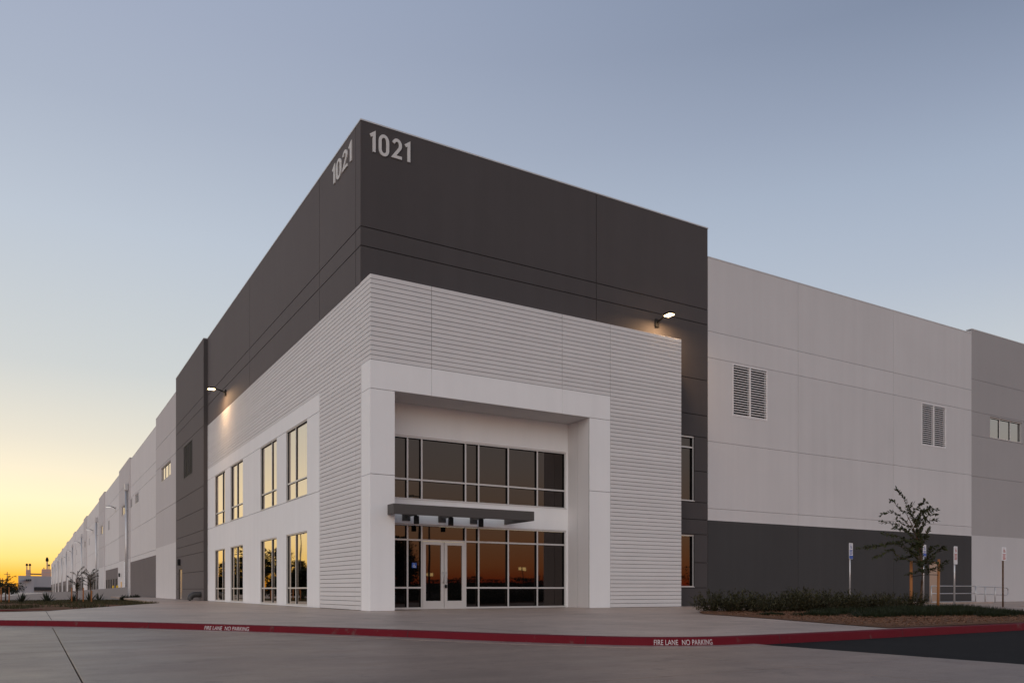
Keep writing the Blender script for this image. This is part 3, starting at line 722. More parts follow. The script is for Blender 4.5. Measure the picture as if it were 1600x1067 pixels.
for i, (y, z) in enumerate(((84.9, 10.6), (127.0, 10.55), (168, 10.5), (213, 10.5), (256, 10.5))):
    r = empty('dock_light', (0, y, z), f'{LAB[i]} nearest arm light above the loading docks on the long side', 'wall light', 'arm lights above the docks')
    mb = MB(); mb.box(-.08, -.002, -.15, .15, -.5, .1); mb.build('wall_box', 'galv', r)
    mb = MB(); mb.tube([(-.05, 0, -.1), (-.3, 0, .1), (-.55, 0, .14)], .05, 6); mb.build('arm', 'steel', r)
    mb = MB(); mb.cbox(-1.15, -.5, -.25, .25, .08, .24, .03); hd = mb.build('lamp_head', 'galv', r)
    mb = MB(); mb.box(-1.1, -.58, -.2, .2, .045, .078); mb.build('lens', 'dimlamp', hd)
for nm, x, y, z, lb in (('door_light', -.22, 34.0, 2.28, 'small black light box over the door in the charcoal pier'),
                        ('door_light', -.22, 77.0, 2.1, 'small dark light box over the door beyond the first downspout')):
    mb = MB(); mb.cbox(x-.16, x-.002, y-.18, y+.18, z, z+.42, .02); tag(mb.build(nm, 'black'), lb, 'wall light')

# ------------------------------------------------------------------ entrance canopy
CN = empty('entrance_canopy', (.55, -1.3, 2.93), 'flat charcoal steel canopy with hanging spotlights over the entrance doors', 'canopy')
def cbuild(mb, name, mat, par, smooth=False):
    mb.v = [(x-.55, y+1.3, z-2.93) for x, y, z in mb.v]; return mb.build(name, mat, par, smooth)
mb = MB(); mb.cbox(.55, 5.57, -1.30, -1.20, 2.93, 3.24, .006); cbuild(mb, 'fascia', 'steel', CN)
mb = MB(); mb.cbox(.55, .65, -1.199, -.83, 2.93, 3.24, .006); cbuild(mb, 'side_beam', 'steel', CN)
mb = MB(); mb.cbox(5.47, 5.57, -1.199, .52, 2.93, 3.24, .006); cbuild(mb, 'side_beam', 'steel', CN)
mb = MB(); mb.cbox(.83, 5.46, -.32, -.24, 3.05, 3.20, .006); cbuild(mb, 'cross_beam', 'steel', CN)
for k in range(14):
    x = .86+k*.345
    mb = MB(); mb.cbox(x-.03, x+.03, -1.198, -.33, 3.10, 3.20, .004); cbuild(mb, 'slat', 'steel', CN)
for x in (1.75, 3.05, 4.25):
    mb = MB(); mb.cbox(x-.045, x+.045, -.235, .515, 3.02, 3.14, .006); cbuild(mb, 'bracket', 'steel', CN)
    mb = MB(); mb.cbox(x-.14, x+.14, .49, .528, 2.90, 3.22, .006); cbuild(mb, 'wall_plate', 'steel', CN)
for x in (1.55, 2.75, 3.85):
    mb = MB(); mb.tube([(x, -.75, 3.10), (x, -.75, 2.94)], .02, 6); st = cbuild(mb, 'stem', 'black', CN)
    mb = MB(); mb.tube([(x, -.75, 2.96), (x, -.75, 2.945), (x, -.75, 2.70)], [.05, .085, .085], 16, False); s_ = cbuild(mb, 'spotlight', 'black', CN, True)
    mb = MB(); mb.poly([(x+.075*math.cos(2*math.pi*k/14), -.75+.075*math.sin(2*math.pi*k/14), 2.715) for k in range(14)]); cbuild(mb, 'lens', 'spot', s_)
    ld = bpy.data.lights.new('spot', 'SPOT'); ld.energy = 6; ld.spot_size = rad(80); ld.spot_blend = .6; ld.color = (1, .72, .40); ld.shadow_soft_size = .05
    lo = bpy.data.objects.new('spot', ld); COL.objects.link(lo); lo.parent = CN; lo.location = (x-.55, -.75+1.3, 2.69-2.93)

# ------------------------------------------------------------------ kerb lettering
def text_mesh(txt, height, width=None):
    cu = bpy.data.curves.new('lettering', 'FONT'); cu.body = txt; cu.size = 1; cu.extrude = .004; cu.space_word = 1.1
    o = bpy.data.objects.new('lettering', cu); COL.objects.link(o); bpy.context.view_layer.update()
    dg = bpy.context.evaluated_depsgraph_get(); me = bpy.data.meshes.new_from_object(o.evaluated_get(dg)); bpy.data.objects.remove(o)
    xs_ = [v.co.x for v in me.vertices]; ys_ = [v.co.y for v in me.vertices]
    sx = (width/(max(xs_)-min(xs_))) if width else height/(max(ys_)-min(ys_)); sy = height/(max(ys_)-min(ys_))
    for v in me.vertices:
        v.co.x = (v.co.x-min(xs_))*sx; v.co.y = (v.co.y-min(ys_))*sy
    return me
def kerb_text(p0, p1, txt):
    a, _ = kerb_at(*p0); b, _ = kerb_at(*p1)
    a = Vector(p0); b = Vector(p1)
    t = (b-a).normalized(); n = Vector((t.y, -t.x)); ln = (b-a).length
    # flat on the battered kerb face; glyphs follow the kerb curve
    me = text_mesh(txt, .070, ln); me.materials.append(M['letter'])
    seg = KP
    def nearest(p):
        best = None
        for i in range(len(seg)-1):
            d = seg[i+1]-seg[i]; L2 = d.length_squared; u = max(0, min(1, (p-seg[i]).dot(d)/L2)); q = seg[i]+d*u
            if best is None or (q-p).length < best[0]: best = ((q-p).length, q, d.normalized())
        return best[1], best[2]
    for v in me.vertices:
        p = a+t*v.co.x; q, tt = nearest(p); nn = Vector((tt.y, -tt.x)); hz = -.098+v.co.y
        off = .006+(-.016-hz)/(-.016-ZR)*.024+.003+max(v.co.z, 0)*.3
        pos = q+nn*off; v.co = (pos.x, pos.y, hz)
    link('lettering', me, bmk)
kerb_text((-6.02, -8.12), (-5.42, -9.05), 'FIRE LANE  NO PARKING')
kerb_text((-1.62, -15.60), (-0.88, -15.93), 'FIRE LANE  NO PARKING')

# ------------------------------------------------------------------ planting beds
def bed_mesh(name, poly, zf, mat, step=.35, amp=.03):
    xs_ = [p[0] for p in poly]; ys_ = [p[1] for p in poly]
    def inside(x, y):
        c = False; n = len(poly); j = n-1
        for i in range(n):
            (xi, yi), (xj, yj) = poly[i], poly[j]
            if (yi > y) != (yj > y) and x < (xj-xi)*(y-yi)/(yj-yi)+xi: c = not c
            j = i
        return c
    bm = bmesh.new(); bm.faces.new([bm.verts.new((x, y, 0)) for x, y in poly])
    nx = int((max(xs_)-min(xs_))/step); ny = int((max(ys_)-min(ys_))/step)
    for i in range(1, nx):
        bmesh.ops.bisect_plane(bm, geom=bm.verts[:]+bm.edges[:]+bm.faces[:], plane_co=(min(xs_)+i*step, 0, 0), plane_no=(1, 0, 0))
    for i in range(1, ny):
        bmesh.ops.bisect_plane(bm, geom=bm.verts[:]+bm.edges[:]+bm.faces[:], plane_co=(0, min(ys_)+i*step, 0), plane_no=(0, 1, 0))
    for v in bm.verts:
        edge = v.is_boundary
        v.co.z = zf(v.co.x, v.co.y)+(0 if edge else amp*(.5+noise.noise(v.co*1.3)*.7+noise.noise(v.co*5)*.35))
    me = bpy.data.meshes.new(name); bm.to_mesh(me); bm.free(); me.materials.append(M[mat])
    for p in me.polygons: p.use_smooth = True
    o = link(name, me); tag(o, kind='structure'); return o, inside
RB = [(3.55, -15.55), (4.2, -13.94), (5.29, -11.44), (6.48, -8.2), (7.3, -7.2), (9, -6.7), (16.8, -6.6), (17.4, -7.4), (17.4, -9.5), (14.5, -12.4), (12.6, -13.7), (11.0, -15.45), (7.7, -15.56)]
rzf = lambda x, y: .008
rbed, rin = bed_mesh('planting_bed', RB, rzf, 'soil', .16, .035)
LB = [(-60, 24), (-40, 16.5), (-25, 9.3), (-18, 5.2), (-12.5, 3.9), (-9.4, 3.9), (-8.36, 4.35), (-3.41, 18.65), (-2.75, 40), (-2.1, 66), (-.3, 67.6), (-20, 67.6), (-60, 67.6)]
lzf = lambda x, y: .006-.0075*max(0, y-5)
lbed, lin_ = bed_mesh('lawn_bed', LB, lzf, 'soil', 1.2, .10)
kb = MB(); kk = [(-26, 9.75), (-18, 5.6), (-12.5, 4.25), (-9.5, 4.22), (-8.5, 4.75)]
for (xa, ya), (xb, yb) in zip(kk, kk[1:]):
    kb.quad((xa, ya, -.01), (xb, yb, -.01), (xb, yb, .045), (xa, ya, .045)); kb.quad((xa, ya, .045), (xb, yb, .045), (xb, yb+.14, .045), (xa, ya+.14, .045)); kb.quad((xa, ya+.14, .045), (xb, yb+.14, .045), (xb, yb+.14, -.02), (xa, ya+.14, -.02))
tag(kb.build('bed_kerb', 'kerb'), kind='structure')
# chips of bark
def chips(name, inside, zf, bb, n, label, sz):
    mb = MB(); k = 0
    while k < n:
        x = random.uniform(bb[0], bb[1]); y = random.uniform(bb[2], bb[3])
        if not inside(x, y): continue
        k += 1; z = zf(x, y)+random.uniform(.012, .05); a = random.uniform(0, 6.28); l = random.uniform(.5, 1.3)*sz; w = l*.4; ti = random.uniform(-.4, .4)
        c, s = math.cos(a), math.sin(a); pts = [(-l, -w, -ti*l), (l, -w*.7, ti*l), (l*.8, w, ti*l+.006), (-l, w*.8, -ti*l+.006)]
        mb.poly([(x+c*p-s*q, y+s*p+c*q, z+r) for p, q, r in pts])
    tag(mb.build(name, 'chip'), label, 'mulch', None, 'stuff')
chips('bark_chips', rin, rzf, (3.5, 17.4, -15.6, -6.6), 22000, 'brown bark chips scattered over the right planting bed', .016)

# leaf primitives
def add_leaf(mb, p, d, up, l, w):
    p = Vector(p); d = Vector(d).normalized(); s = d.cross(Vector(up)); s = s.normalized() if s.length > .01 else Vector((1, 0, 0))
    nn = s.cross(d)
    a = p; b = p+d*l*.45+s*w*.5; c = p+d*l-nn*l*.12; e = p+d*l*.45-s*w*.5
    mb.quad(a, b, c, e)
def rv(a=1): return Vector((random.gauss(0, a), random.gauss(0, a), random.gauss(0, a)))
# --- young elm with two stakes (branches drawn as space curves, then leafed along their length)
TX, TY = 15.13, -8.85
Rv = Vector((.8585, -.5128, 0)); Fv = Vector((.5128, .8585, 0))
def tpt(zx, zy, dep): return Rv*((zx-505)*.00394)+Fv*dep+Vector((0, 0, (978-zy)*.00394))
def make_elm(name, loc, label, br, trunkpts, leafn=26, leafl=.085, scale=1.0, group=None, lm='leaf'):
    T = empty(name, loc, label, 'tree', group)
    mb = MB(); n = len(trunkpts); mb.tube([Vector(p)*scale for p in trunkpts], [(.045-.034*i/(n-1))*scale for i in range(n)], 8); tk = mb.build('trunk', 'trunk', T, True)
    lf = MB(); bmb = MB()
    for pts in br:
        P = catmull3([Vector(p)*scale for p in pts], 6); L = len(P)
        bmb.tube(P, [max(.0022, .009*(1-i/L)) for i in range(L)], 5)
        tot = sum((P[i+1]-P[i]).length for i in range(L-1)); cnt = int(tot*leafn/scale)
        for k in range(cnt):
            u = (k+random.random()*.6)/cnt; u = .12+.88*u
            i = min(int(u*(L-1)), L-2); q = P[i].lerp(P[i+1], u*(L-1)-i); d = (P[i+1]-P[i]).normalized()
            side = d.cross(Vector((0, 0, 1))); side = side.normalized() if side.length > .05 else Vector((1, 0, 0))
            sg = 1 if k % 2 else -1
            dd = d*.62+side*sg*random.uniform(.3, .9)+Vector((0, 0, sg*random.uniform(-.2, .75)))+rv(.22)
            add_leaf(lf, q+rv(.010*scale), dd, (0, 0, 1) if random.random() < .5 else rv(1), leafl*scale*random.uniform(.7, 1.25), leafl*scale*.5)
    bmb.build('branch', 'trunk', T, True); lf.build('crown', lm, T)
    return T
def catmull3(P, n=6):
    out = []
    for i in range(len(P)-1):
        p0 = P[max(i-1, 0)]; p1 = P[i]; p2 = P[i+1]; p3 = P[min(i+2, len(P)-1)]
        for k in range(n):
            t = k/n; out.append(.5*((2*p1)+(p2-p0)*t+(2*p0-5*p1+4*p2-p3)*t*t+(3*p1-p0-3*p2+p3)*t**3))
    out.append(P[-1]); return out
B2 = [[(505, 560), (480, 420), (430, 300), (370, 190), (310, 90), (250, 35)], [(500, 600), (440, 590), (330, 545), (290, 500), (230, 520), (150, 560)], [(500, 580), (420, 520), (300, 450), (200, 465), (120, 475), (10, 482)],
      [(490, 520), (400, 440), (320, 390), (190, 370)], [(485, 470), (400, 380), (320, 340), (235, 335)], [(470, 420), (400, 340), (320, 290), (228, 262)], [(440, 340), (380, 260), (310, 190), (235, 212)],
      [(470, 420), (500, 330), (560, 270), (630, 264)], [(460, 380), (490, 290), (550, 230), (622, 214)], [(440, 330), (460, 260), (510, 205), (578, 186)], [(430, 310), (440, 250), (460, 200), (497, 178)],
      [(400, 260), (380, 200), (385, 160), (405, 145)], [(375, 200), (340, 180), (300, 120), (275, 105)], [(510, 620), (550, 560), (600, 505), (612, 492)], [(512, 640), (570, 620), (630, 570), (642, 545)],
      [(512, 660), (560, 655), (620, 650)], [(505, 665), (480, 660), (445, 665)], [(505, 600), (540, 600), (590, 615), (620, 600)], [(500, 560), (460, 540), (430, 560), (380, 570)], [(490, 480), (520, 420), (520, 360), (545, 320)],
      [(480, 460), (440, 430), (380, 420), (300, 440)], [(505, 610), (480, 580), (470, 530), (440, 500)], [(505, 620), (530, 560), (520, 500), (540, 470)], [(495, 540), (470, 480), (430, 470), (390, 490)], [(450, 380), (420, 320), (360, 300), (300, 250)],
      [(500, 640), (470, 620), (455, 600), (430, 605)], [(510, 640), (530, 610), (560, 600), (575, 570)], [(480, 430), (470, 360), (500, 300), (520, 260)]]
random.seed(21)
brs = []
for b in B2:
    dsp = random.uniform(-.7, .7); brs.append([tpt(x, y, dsp*i/(len(b)-1)) for i, (x, y) in enumerate(b)])
for b in B2[2:]:
    for _ in range(1 if random.random() < .45 else 0):
        dsp = random.uniform(-.9, .9); brs.append([tpt(505+(x-505)*random.uniform(.55, .85), y+random.uniform(-25, 30), dsp*i/(len(b)-1)) for i, (x, y) in enumerate(b)])
tp = [tpt(498, 985, 0), tpt(503, 860, .01), tpt(508, 760, 0), tpt(513, 680, 0), tpt(508, 600, 0), tpt(490, 480, 0), tpt(450, 350, 0), tpt(400, 240, 0)]
elm = make_elm('young_tree', (TX, TY, .0), 'young leaning elm with sparse dark leaves tied between two stakes at the right', brs, tp, 54, .12)
def stake(loc, h_, label, lean=(0, 0), r=.038):
    mb = MB(); mb.tube([(0, 0, -.05), (lean[0]*.5, lean[1]*.5, h_*.5), (lean[0], lean[1], h_)], [r, r, r*.95], 8)
    o = mb.build('tree_stake', 'stake', None, True); o.location = loc; return tag(o, label, 'stake')
stake((15.25, -8.42, 0), 1.56, 'orange brown timber stake left of the young elm trunk', (.06, .03), .047)
stake((16.25, -8.70, 0), 1.62, 'orange brown timber stake right of the young elm trunk', (.05, .0), .042)
mb = MB(); mb.tube([(.10, .41, 1.05), (-.01, .02, 1.10), (.5, .08, 1.12), (1.12, .15, 1.12)], .012, 6); o = mb.build('tree_tie', 'rubber'); o.location = (TX, TY, 0); tag(o, 'black rubber tie holding the young elm between its stakes', 'tree tie')

# --- shrubs
def shrub_mesh(name, n, rx, h_, leafl, mat, seed, tips=True):
    random.seed(seed); lf = MB()
    for s in range(n):
        a = random.uniform(0, 6.28); rr = math.sqrt(random.random())*rx; hh = h_*random.uniform(.55, 1.1)*(1-.45*(rr/rx)**2)
        b0 = Vector((math.cos(a)*rr*.35, math.sin(a)*rr*.35, 0)); b1 = Vector((math.cos(a)*rr, math.sin(a)*rr, hh))+rv(.03)
        m = b0.lerp(b1, .5)+Vector((0, 0, hh*.12))
        for k in range(16):
            u = .1+.9*k/15; p = b0.lerp(m, u*2) if u < .5 else m.lerp(b1, u*2-1)
            d = (b1-b0).normalized()*.8+rv(.6)
            add_leaf(lf, p, d, (0, 0, 1), leafl*random.uniform(.7, 1.3), leafl*.36)
    return lf.mesh(name, mat)
SM = [shrub_mesh('shrub_foliage', 80, .62, .66, .095, 'shrub', 3), shrub_mesh('shrub_foliage', 60, .50, .50, .085, 'shrub', 4), shrub_mesh('shrub_foliage', 90, .70, .74, .105, 'shrub', 5)]
random.seed(12)
def stem_mesh():
    mb = MB()
    for k in range(7):
        a = k*.9; mb.tube([(0, 0, -.03), (.12*math.cos(a), .12*math.sin(a), .18), (.3*math.cos(a), .3*math.sin(a), .40)], [.010, .007, .003], 4)
    return mb.mesh('shrub_stem', 'trunk')
SMS = stem_mesh()
sp = []
for i in range(13):
    u = i/12; sp.append((7.55+u*7.0+random.uniform(-.2, .2), -7.55-u*.35+random.uniform(-.25, .25), random.uniform(.78, 1.18)))
for i in range(8):
    u = i/7; sp.append((8.3+u*6.8+random.uniform(-.2, .2), -8.35-u*.5+random.uniform(-.25, .25), random.uniform(.62, 1.0)))
sp.sort(key=lambda q: math.atan2(q[1]-CAMY, q[0]-CAMX), reverse=True)
ORD = ['leftmost', 'second', 'third', 'fourth', 'fifth', 'sixth', 'seventh', 'eighth', 'ninth', 'tenth', 'eleventh', 'twelfth', 'thirteenth', 'fourteenth', 'fifteenth', 'sixteenth', 'seventeenth', 'eighteenth', 'nineteenth', 'twentieth', 'rightmost']
for i, (x, y, s) in enumerate(sp):
    w_ = ORD[i] if i in (0, 20) else ORD[i]+' from the left'
    r = empty('shrub', (x, y, 0), f'low olive green shrub in the right bed, {w_} in its row', 'shrub', 'shrubs in the right planting bed', random.uniform(0, 6.28)); r.scale = (s, s, s*random.uniform(.85, 1.05))
    link('foliage', SM[i % 3], r); link('stem', SMS, r)
# --- grass tufts (low carpet in front of the shrubs)
def tuft_mesh(name, n, r, h_, seed, mat='grass'):
    random.seed(seed); lf = MB()
    for k in range(n):
        a = random.uniform(0, 6.28); rr = math.sqrt(random.random())*r; p = Vector((math.cos(a)*rr, math.sin(a)*rr, 0)); d = Vector((math.cos(a)*.5*rr/r, math.sin(a)*.5*rr/r, 1))+rv(.3)
        l = h_*random.uniform(.5, 1.1); s = Vector((-d.y, d.x, 0)); s = (s.normalized() if s.length > .01 else Vector((1, 0, 0)))*.006
        t = p+d.normalized()*l; t.z -= l*.15*random.random()
        lf.tri(p-s, p+s, t)
    return lf.mesh(name, mat)
random.seed(5)
tl = [(7.3, -11.2, .75), (8.6, -10.7, .7), (9.3, -10.1, .9), (10.4, -11.2, 1.0), (11.4, -11.4, 1.0), (11.9, -10.6, 1.0), (12.6, -11.3, 1.1), (13.3, -10.5, 1.0), (13.6, -11.6, .9), (14.4, -10.4, 1.0), (15.3, -10.2, 1.0), (12.2, -12.3, .8), (14.6, -9.6, 1.0), (16.0, -9.5, .9), (13.4, -9.5, .9), (12.3, -9.6, .9), (15.6, -8.3, .8), (16.6, -8.6, .8), (11.2, -9.5, .8), (6.6, -10.4, .45), (12.9, -12.6, .7), (8.2, -12.2, .9), (9.4, -12.5, 1.0), (10.6, -12.8, 1.0), (11.5, -13.2, .9), (9.2, -11.5, .9), (7.4, -12.6, .6), (10.2, -13.7, .6)]
gc = MB()
for cx_, cy_, s_ in tl:
    for k in range(1100):
        a = random.uniform(0, 6.28); rr = math.sqrt(random.random())*.62*s_*(1+.25*math.sin(3*a+cx_)); p = Vector((cx_+math.cos(a)*rr*1.25, cy_+math.sin(a)*rr, .03))
        d = Vector((math.cos(a)*.5, math.sin(a)*.5, 1))+rv(.3); l = .24*s_*random.uniform(.45, 1.1)*(1.1-.5*rr/(.75*s_)); sd_ = Vector((-d.y, d.x, 0)); sd_ = (sd_.normalized() if sd_.length > .01 else Vector((1, 0, 0)))*.007
        gc.tri(p-sd_, p+sd_, p+d.normalized()*l)
tag(gc.build('grass_cover', 'grass'), 'low dark green grass mounds on the mulch in front of the right bed shrubs', 'grass', None, 'stuff')

# ------------------------------------------------------------------ parking signs
def sign(name, loc, h_, label, top, w=.305, ph=.62, nv=(.17, -.985, 0), pm='galv'):
    r = empty(name, loc, label, 'parking sign', None)
    mb = MB(); mb.tube([(0, 0, 0), (0, 0, h_)], .03, 10); mb.build('post', pm, r, True)
    fz = -math.atan2(.36, .93)
    n = Vector(nv); ux = Vector((-nv[1], nv[0], 0)); uz = Vector((0, 0, 1))
    def P(x, z, d): return ux*x+uz*z+n*d
    def plate(x0, x1, z0, z1, d, mat, nm, th=.004, rr=.03):
        mb = MB(); pts = []
        for cx_, cz_, a0 in ((x1-rr, z1-rr, 0), (x0+rr, z1-rr, 90), (x0+rr, z0+rr, 180), (x1-rr, z0+rr, 270)):
            for k in range(5): pts.append((cx_+rr*math.cos(rad(a0+22.5*k)), cz_+rr*math.sin(rad(a0+22.5*k))))
        A = [P(x, z, d) for x, z in pts]; B = [P(x, z, d-th) for x, z in pts]; mb.poly(A); mb.poly(B)
        for k in range(len(pts)): mb.quad(A[k], A[(k+1) % len(pts)], B[(k+1) % len(pts)], B[k])
        return mb.build(nm, mat, r)
    zt_ = h_+.02; pl_ = plate(-w/2, w/2, zt_-ph, zt_, .045, 'plate', 'sign_plate')
    if top == 'blue':
        wheelchair(r, P(0, zt_-.13, .049), ux, uz, .21, 'blue', 'plate', n, 'symbol', False)
        for k in range(4): plate(-w/2+.04, w/2-.04-.02*(k % 2), zt_-.29-k*.05, zt_-.262-k*.05, .049, 'blue', 'text_bar', .002, .006)
        plate(-w/2+.015, w/2-.015, zt_-ph+.015, zt_-ph+.14, .052, 'blue', 'panel', .003, .012)
    else:
        wheelchair(r, P(0, zt_-.12, .049), ux, uz, .19, top, 'plate', n, 'symbol', False)
        for k in range(5): plate(-w/2+.04+.015*(k % 2), w/2-.04-.01*(k % 3), zt_-.285-k*.045, zt_-.262-k*.045, .049, top, 'text_bar', .002, .006)
    return r
sign('parking_sign', (18.27, -3.97, 0), 2.42, 'blue and white accessible parking sign on a post behind the shrubs', 'blue')
sign('parking_sign', (18.57, -7.88, 0), 2.12, 'white sign with red print on a post right of the young tree', 'reds')
sign('parking_sign', (22.14, -7.62, 0), 2.20, 'narrow white parking sign on the rightmost dark post', 'reds', .25, .5, (-.12, -.99, 0), 'trunk')
sign('parking_sign', (23.16, -3.89, 0), 2.5, 'small blue accessible parking sign half hidden behind the young tree crown', 'blue', .305, .5)

# ------------------------------------------------------------------ ramp handrail by the exit door
HR = empty('handrail', (27.6, -1.5, 0), 'grey tubular ramp handrail by the far right exit door', 'handrail')
X0 = 29.9
for x, y, hh in ((.0, 0, .82), (1.9, 0, .82), (3.7, 0, .82)):
    mb = MB(); mb.tube([(x, y, 0), (x, y, hh)], .024, 8); mb.build('post', 'galv', HR, True)
for z in (.82, .46, .06):
    mb = MB(); mb.tube([(0, 0, z), (3.7, 0, z)], .022, 8); mb.build('rail', 'galv', HR, True)
for x in (4.55, 5.45):
    mb = MB(); mb.tube([(x, .0, -.02), (x, .0, .80)], .024, 8); mb.build('post', 'galv', HR, True)
mb = MB(); mb.tube([(3.7, 0, .80), (5.45, 0, .78), (6.5, 0, .74), (6.66, 0, .68), (6.66, 0, .42), (6.5, 0, .36), (5.45, 0, .40), (3.7, 0, .44)], .022, 8); mb.build('rail', 'galv', HR, True)
mb = MB(); mb.cbox(27.4, 31.6, -2.2, -.05, -.01, .045, .01); tag(mb.build('door_landing', 'conc'), kind='structure')

# ------------------------------------------------------------------ left: screen wall, plants, far buildings
mb = MB(); wl = [(-.30, .92, -.6), (-8.3, .27, -.8), (-11.2, .0, -.9), (-22, -.35, -1.2), (-60, -.9, -1.6)]
for (xa, ta, ba), (xb, tb, bb) in zip(wl, wl[1:]):
    for y in (68.0, 68.2): mb.quad((xa, y, ta), (xb, y, tb), (xb, y, bb), (xa, y, ba))
    mb.quad((xa, 68, ta), (xb, 68, tb), (xb, 68.2, tb), (xa, 68.2, ta))
tag(mb.build('screen_wall', 'mid'), 'low pale grey concrete screen wall sloping down away from the warehouse', 'wall')
mb = MB(); mb.quad((-.3, 68.3, -.6), (-120, 68.3, -1.4), (-120, 700, -1.4), (-.3, 700, -1.3)); tag(mb.build('truck_court', 'conc'), kind='structure')
def agave_mesh(seed, n=34, h_=.75):
    random.seed(seed); mb = MB()
    for k in range(n):
        a = random.uniform(0, 6.28); el = random.uniform(.25, 1.4); d = Vector((math.cos(a)*math.cos(el), math.sin(a)*math.cos(el), math.sin(el))); s = Vector((-math.sin(a), math.cos(a), 0))*.035; l = h_*random.uniform(.7, 1.1)
        b0 = Vector((0, 0, 0)); m = d*l*.5; t = d*l-Vector((0, 0, .06)); nn = s.cross(d).normalized()*.02
        mb.quad(b0-s*.6, b0+s*.6, m+s+nn, m-s+nn); mb.tri(m-s+nn, m+s+nn, t)
    return mb.mesh('agave_leaves', 'agave')
AM = [agave_mesh(1), agave_mesh(2)]
for i, (x, y, s, lb) in enumerate([(-9.33, 35.0, 1.15, 'dark spiky agave on the left bed, leftmost before the screen wall'), (-7.95, 34.2, 1.15, 'dark spiky agave on the left bed, second from the left'), (-6.3, 39.5, 1.1, 'dark spiky agave beside the leftmost stake pair of the middle young tree'),
                                   (-5.05, 44.0, 1.3, 'dark spiky agave behind the small leafy tree on the left bed'), (-4.25, 47.0, 1.15, 'dark spiky agave right of the small leafy tree on the left bed')]):
    r = empty('agave', (x, y, lzf(x, y)), lb, 'agave', None, i*1.3); r.scale = (s, s, s); link('leaf_rosette', AM[i % 2], r)
for i, (x, y) in enumerate([(-2.55, 47.0), (-2.2, 48.2), (-1.75, 49.4), (-1.35, 50.5), (-1.0, 52.0), (-.75, 54.0)]):
    r = empty('shrub', (x, y, lzf(x, y)), 'small dark round shrub along the charcoal wall base, ' + ('leftmost', 'second from the left', 'third from the left', 'third from the right', 'second from the right', 'rightmost')[i], 'shrub', 'dark shrubs at the side wall base', i*1.1)
    s = random.uniform(.55, .72); r.scale = (s, s, s); link('foliage', shrub_mesh('dark_shrub_foliage', 60, .5, .85, .16, 'darkleaf', 60+i), r)
# lawn and ground cover patches
random.seed(77)
LGT = [tuft_mesh('lawn_patch', 1500, 1.0, .10, 41, 'grass'), tuft_mesh('lawn_patch', 1500, 1.0, .10, 42, 'grass')]
lp = MB(); cnt = 0
while cnt < 22000:
    x = random.uniform(-14, -1.2); y = random.uniform(5, 62)
    if not lin_(x, y): continue
    if noise.noise(Vector((x*.55, y*.16, 3.3)))+.02*(x+6) < -.02: cnt += .15; continue
    cnt += 1; p = Vector((x, y, lzf(x, y)+.02)); d = Vector((random.gauss(0, .4), random.gauss(0, .4), 1)); l = random.uniform(.08, .20); s = Vector((random.uniform(-1, 1), random.uniform(-1, 1), 0)).normalized()*.018
    lp.tri(p-s, p+s, p+d*l)
tag(lp.build('lawn_grass', 'lawn'), 'patchy green grass over the left planting bed', 'grass', None, 'stuff')
def simple_tree_br(hh, spread, n, seed, base=.4):
    random.seed(seed); out = []
    for k in range(n):
        a = random.uniform(0, 6.28); z0 = hh*random.uniform(base, .9); z1 = z0+hh*random.uniform(.05, .3); r = spread*random.uniform(.5, 1.0)
        out.append([(0, 0, z0), (math.cos(a)*r*.5, math.sin(a)*r*.5, (z0+z1)/2+.05), (math.cos(a)*r, math.sin(a)*r, z1)])
    return out
for i, (x, y, hh, sprd, lb) in enumerate([(-6.48, 30.7, 1.95, .55, 'spindly young tree between two stakes on the left bed'), (-5.6, 33.5, 1.95, .6, 'small leafy young tree on the left bed beside the spindly one'), (-10.15, 33.0, 1.5, .85, 'young tree with a wide dark crown at the left edge of the picture')]):
    make_elm('young_tree', (x, y, lzf(x, y)), lb, simple_tree_br(hh, sprd, 16, 90+i, .45 if i else .3), [(0, 0, -.05), (.02, .01, hh*.4), (0, 0, hh*.7), (.03, 0, hh)], 60, .085, 1.0, None, 'darkleaf')
for x, y, hh, lb in ((-6.75, 30.5, .95, 'left stake of the spindly young tree on the left bed'), (-6.15, 30.4, .95, 'right stake of the spindly young tree on the left bed'), (-10.35, 32.6, 1.0, 'left stake of the wide young tree at the picture edge'), (-9.95, 32.7, 1.0, 'right stake of the wide young tree at the picture edge'), (-5.55, 33.2, .8, 'stake of the small leafy young tree on the left bed')):
    stake((x, y, lzf(x, y)), hh, lb, (0, 0), .035)
# far white warehouse
def pt(px_, t):   # direction helper for far things (metres along the view)
    a = (px_-800)/1255.6; return CAMX+t*(.5128+a*.8585), CAMY+t*(.8585-a*.5128)
FWH = empty('far_warehouse', (0, 0, 0), 'far white flat roofed building beyond the end of the long warehouse', 'building')
def wallbox(px0, px1, t0, t1, z0, z1, mat, name, par):
    a = Vector(pt(px0, t0)); b = Vector(pt(px1, t1)); d = (b-a).normalized(); n = Vector((d.y, -d.x))
    if n.dot(Vector((CAMX, CAMY))-a) > 0: n = -n
    n = Vector((a.x-CAMX, a.y-CAMY)).normalized(); c = b+n*40; e = a+n*40
    mb = MB(); P = [a, b, c, e]
    for i in range(4):
        p, q = P[i], P[(i+1) % 4]; mb.quad((p.x, p.y, z0), (q.x, q.y, z0), (q.x, q.y, z1), (p.x, p.y, z1))
    mb.poly([(p.x, p.y, z1) for p in P]); return mb.build(name, mat, par)
wallbox(28.5, 53, 560, 575, -3, 10.5, 'farwall', 'wall', FWH)
wallbox(53, 84, 580, 600, -3, 10.6, 'farwall', 'wall', FWH)
wallbox(54, 84, 578, 598, .2, 2.6, 'char2', 'dock_band', FWH)
wallbox(40.5, 49, 558.5, 563.5, 6.9, 8.0, 'char2', 'window', FWH)
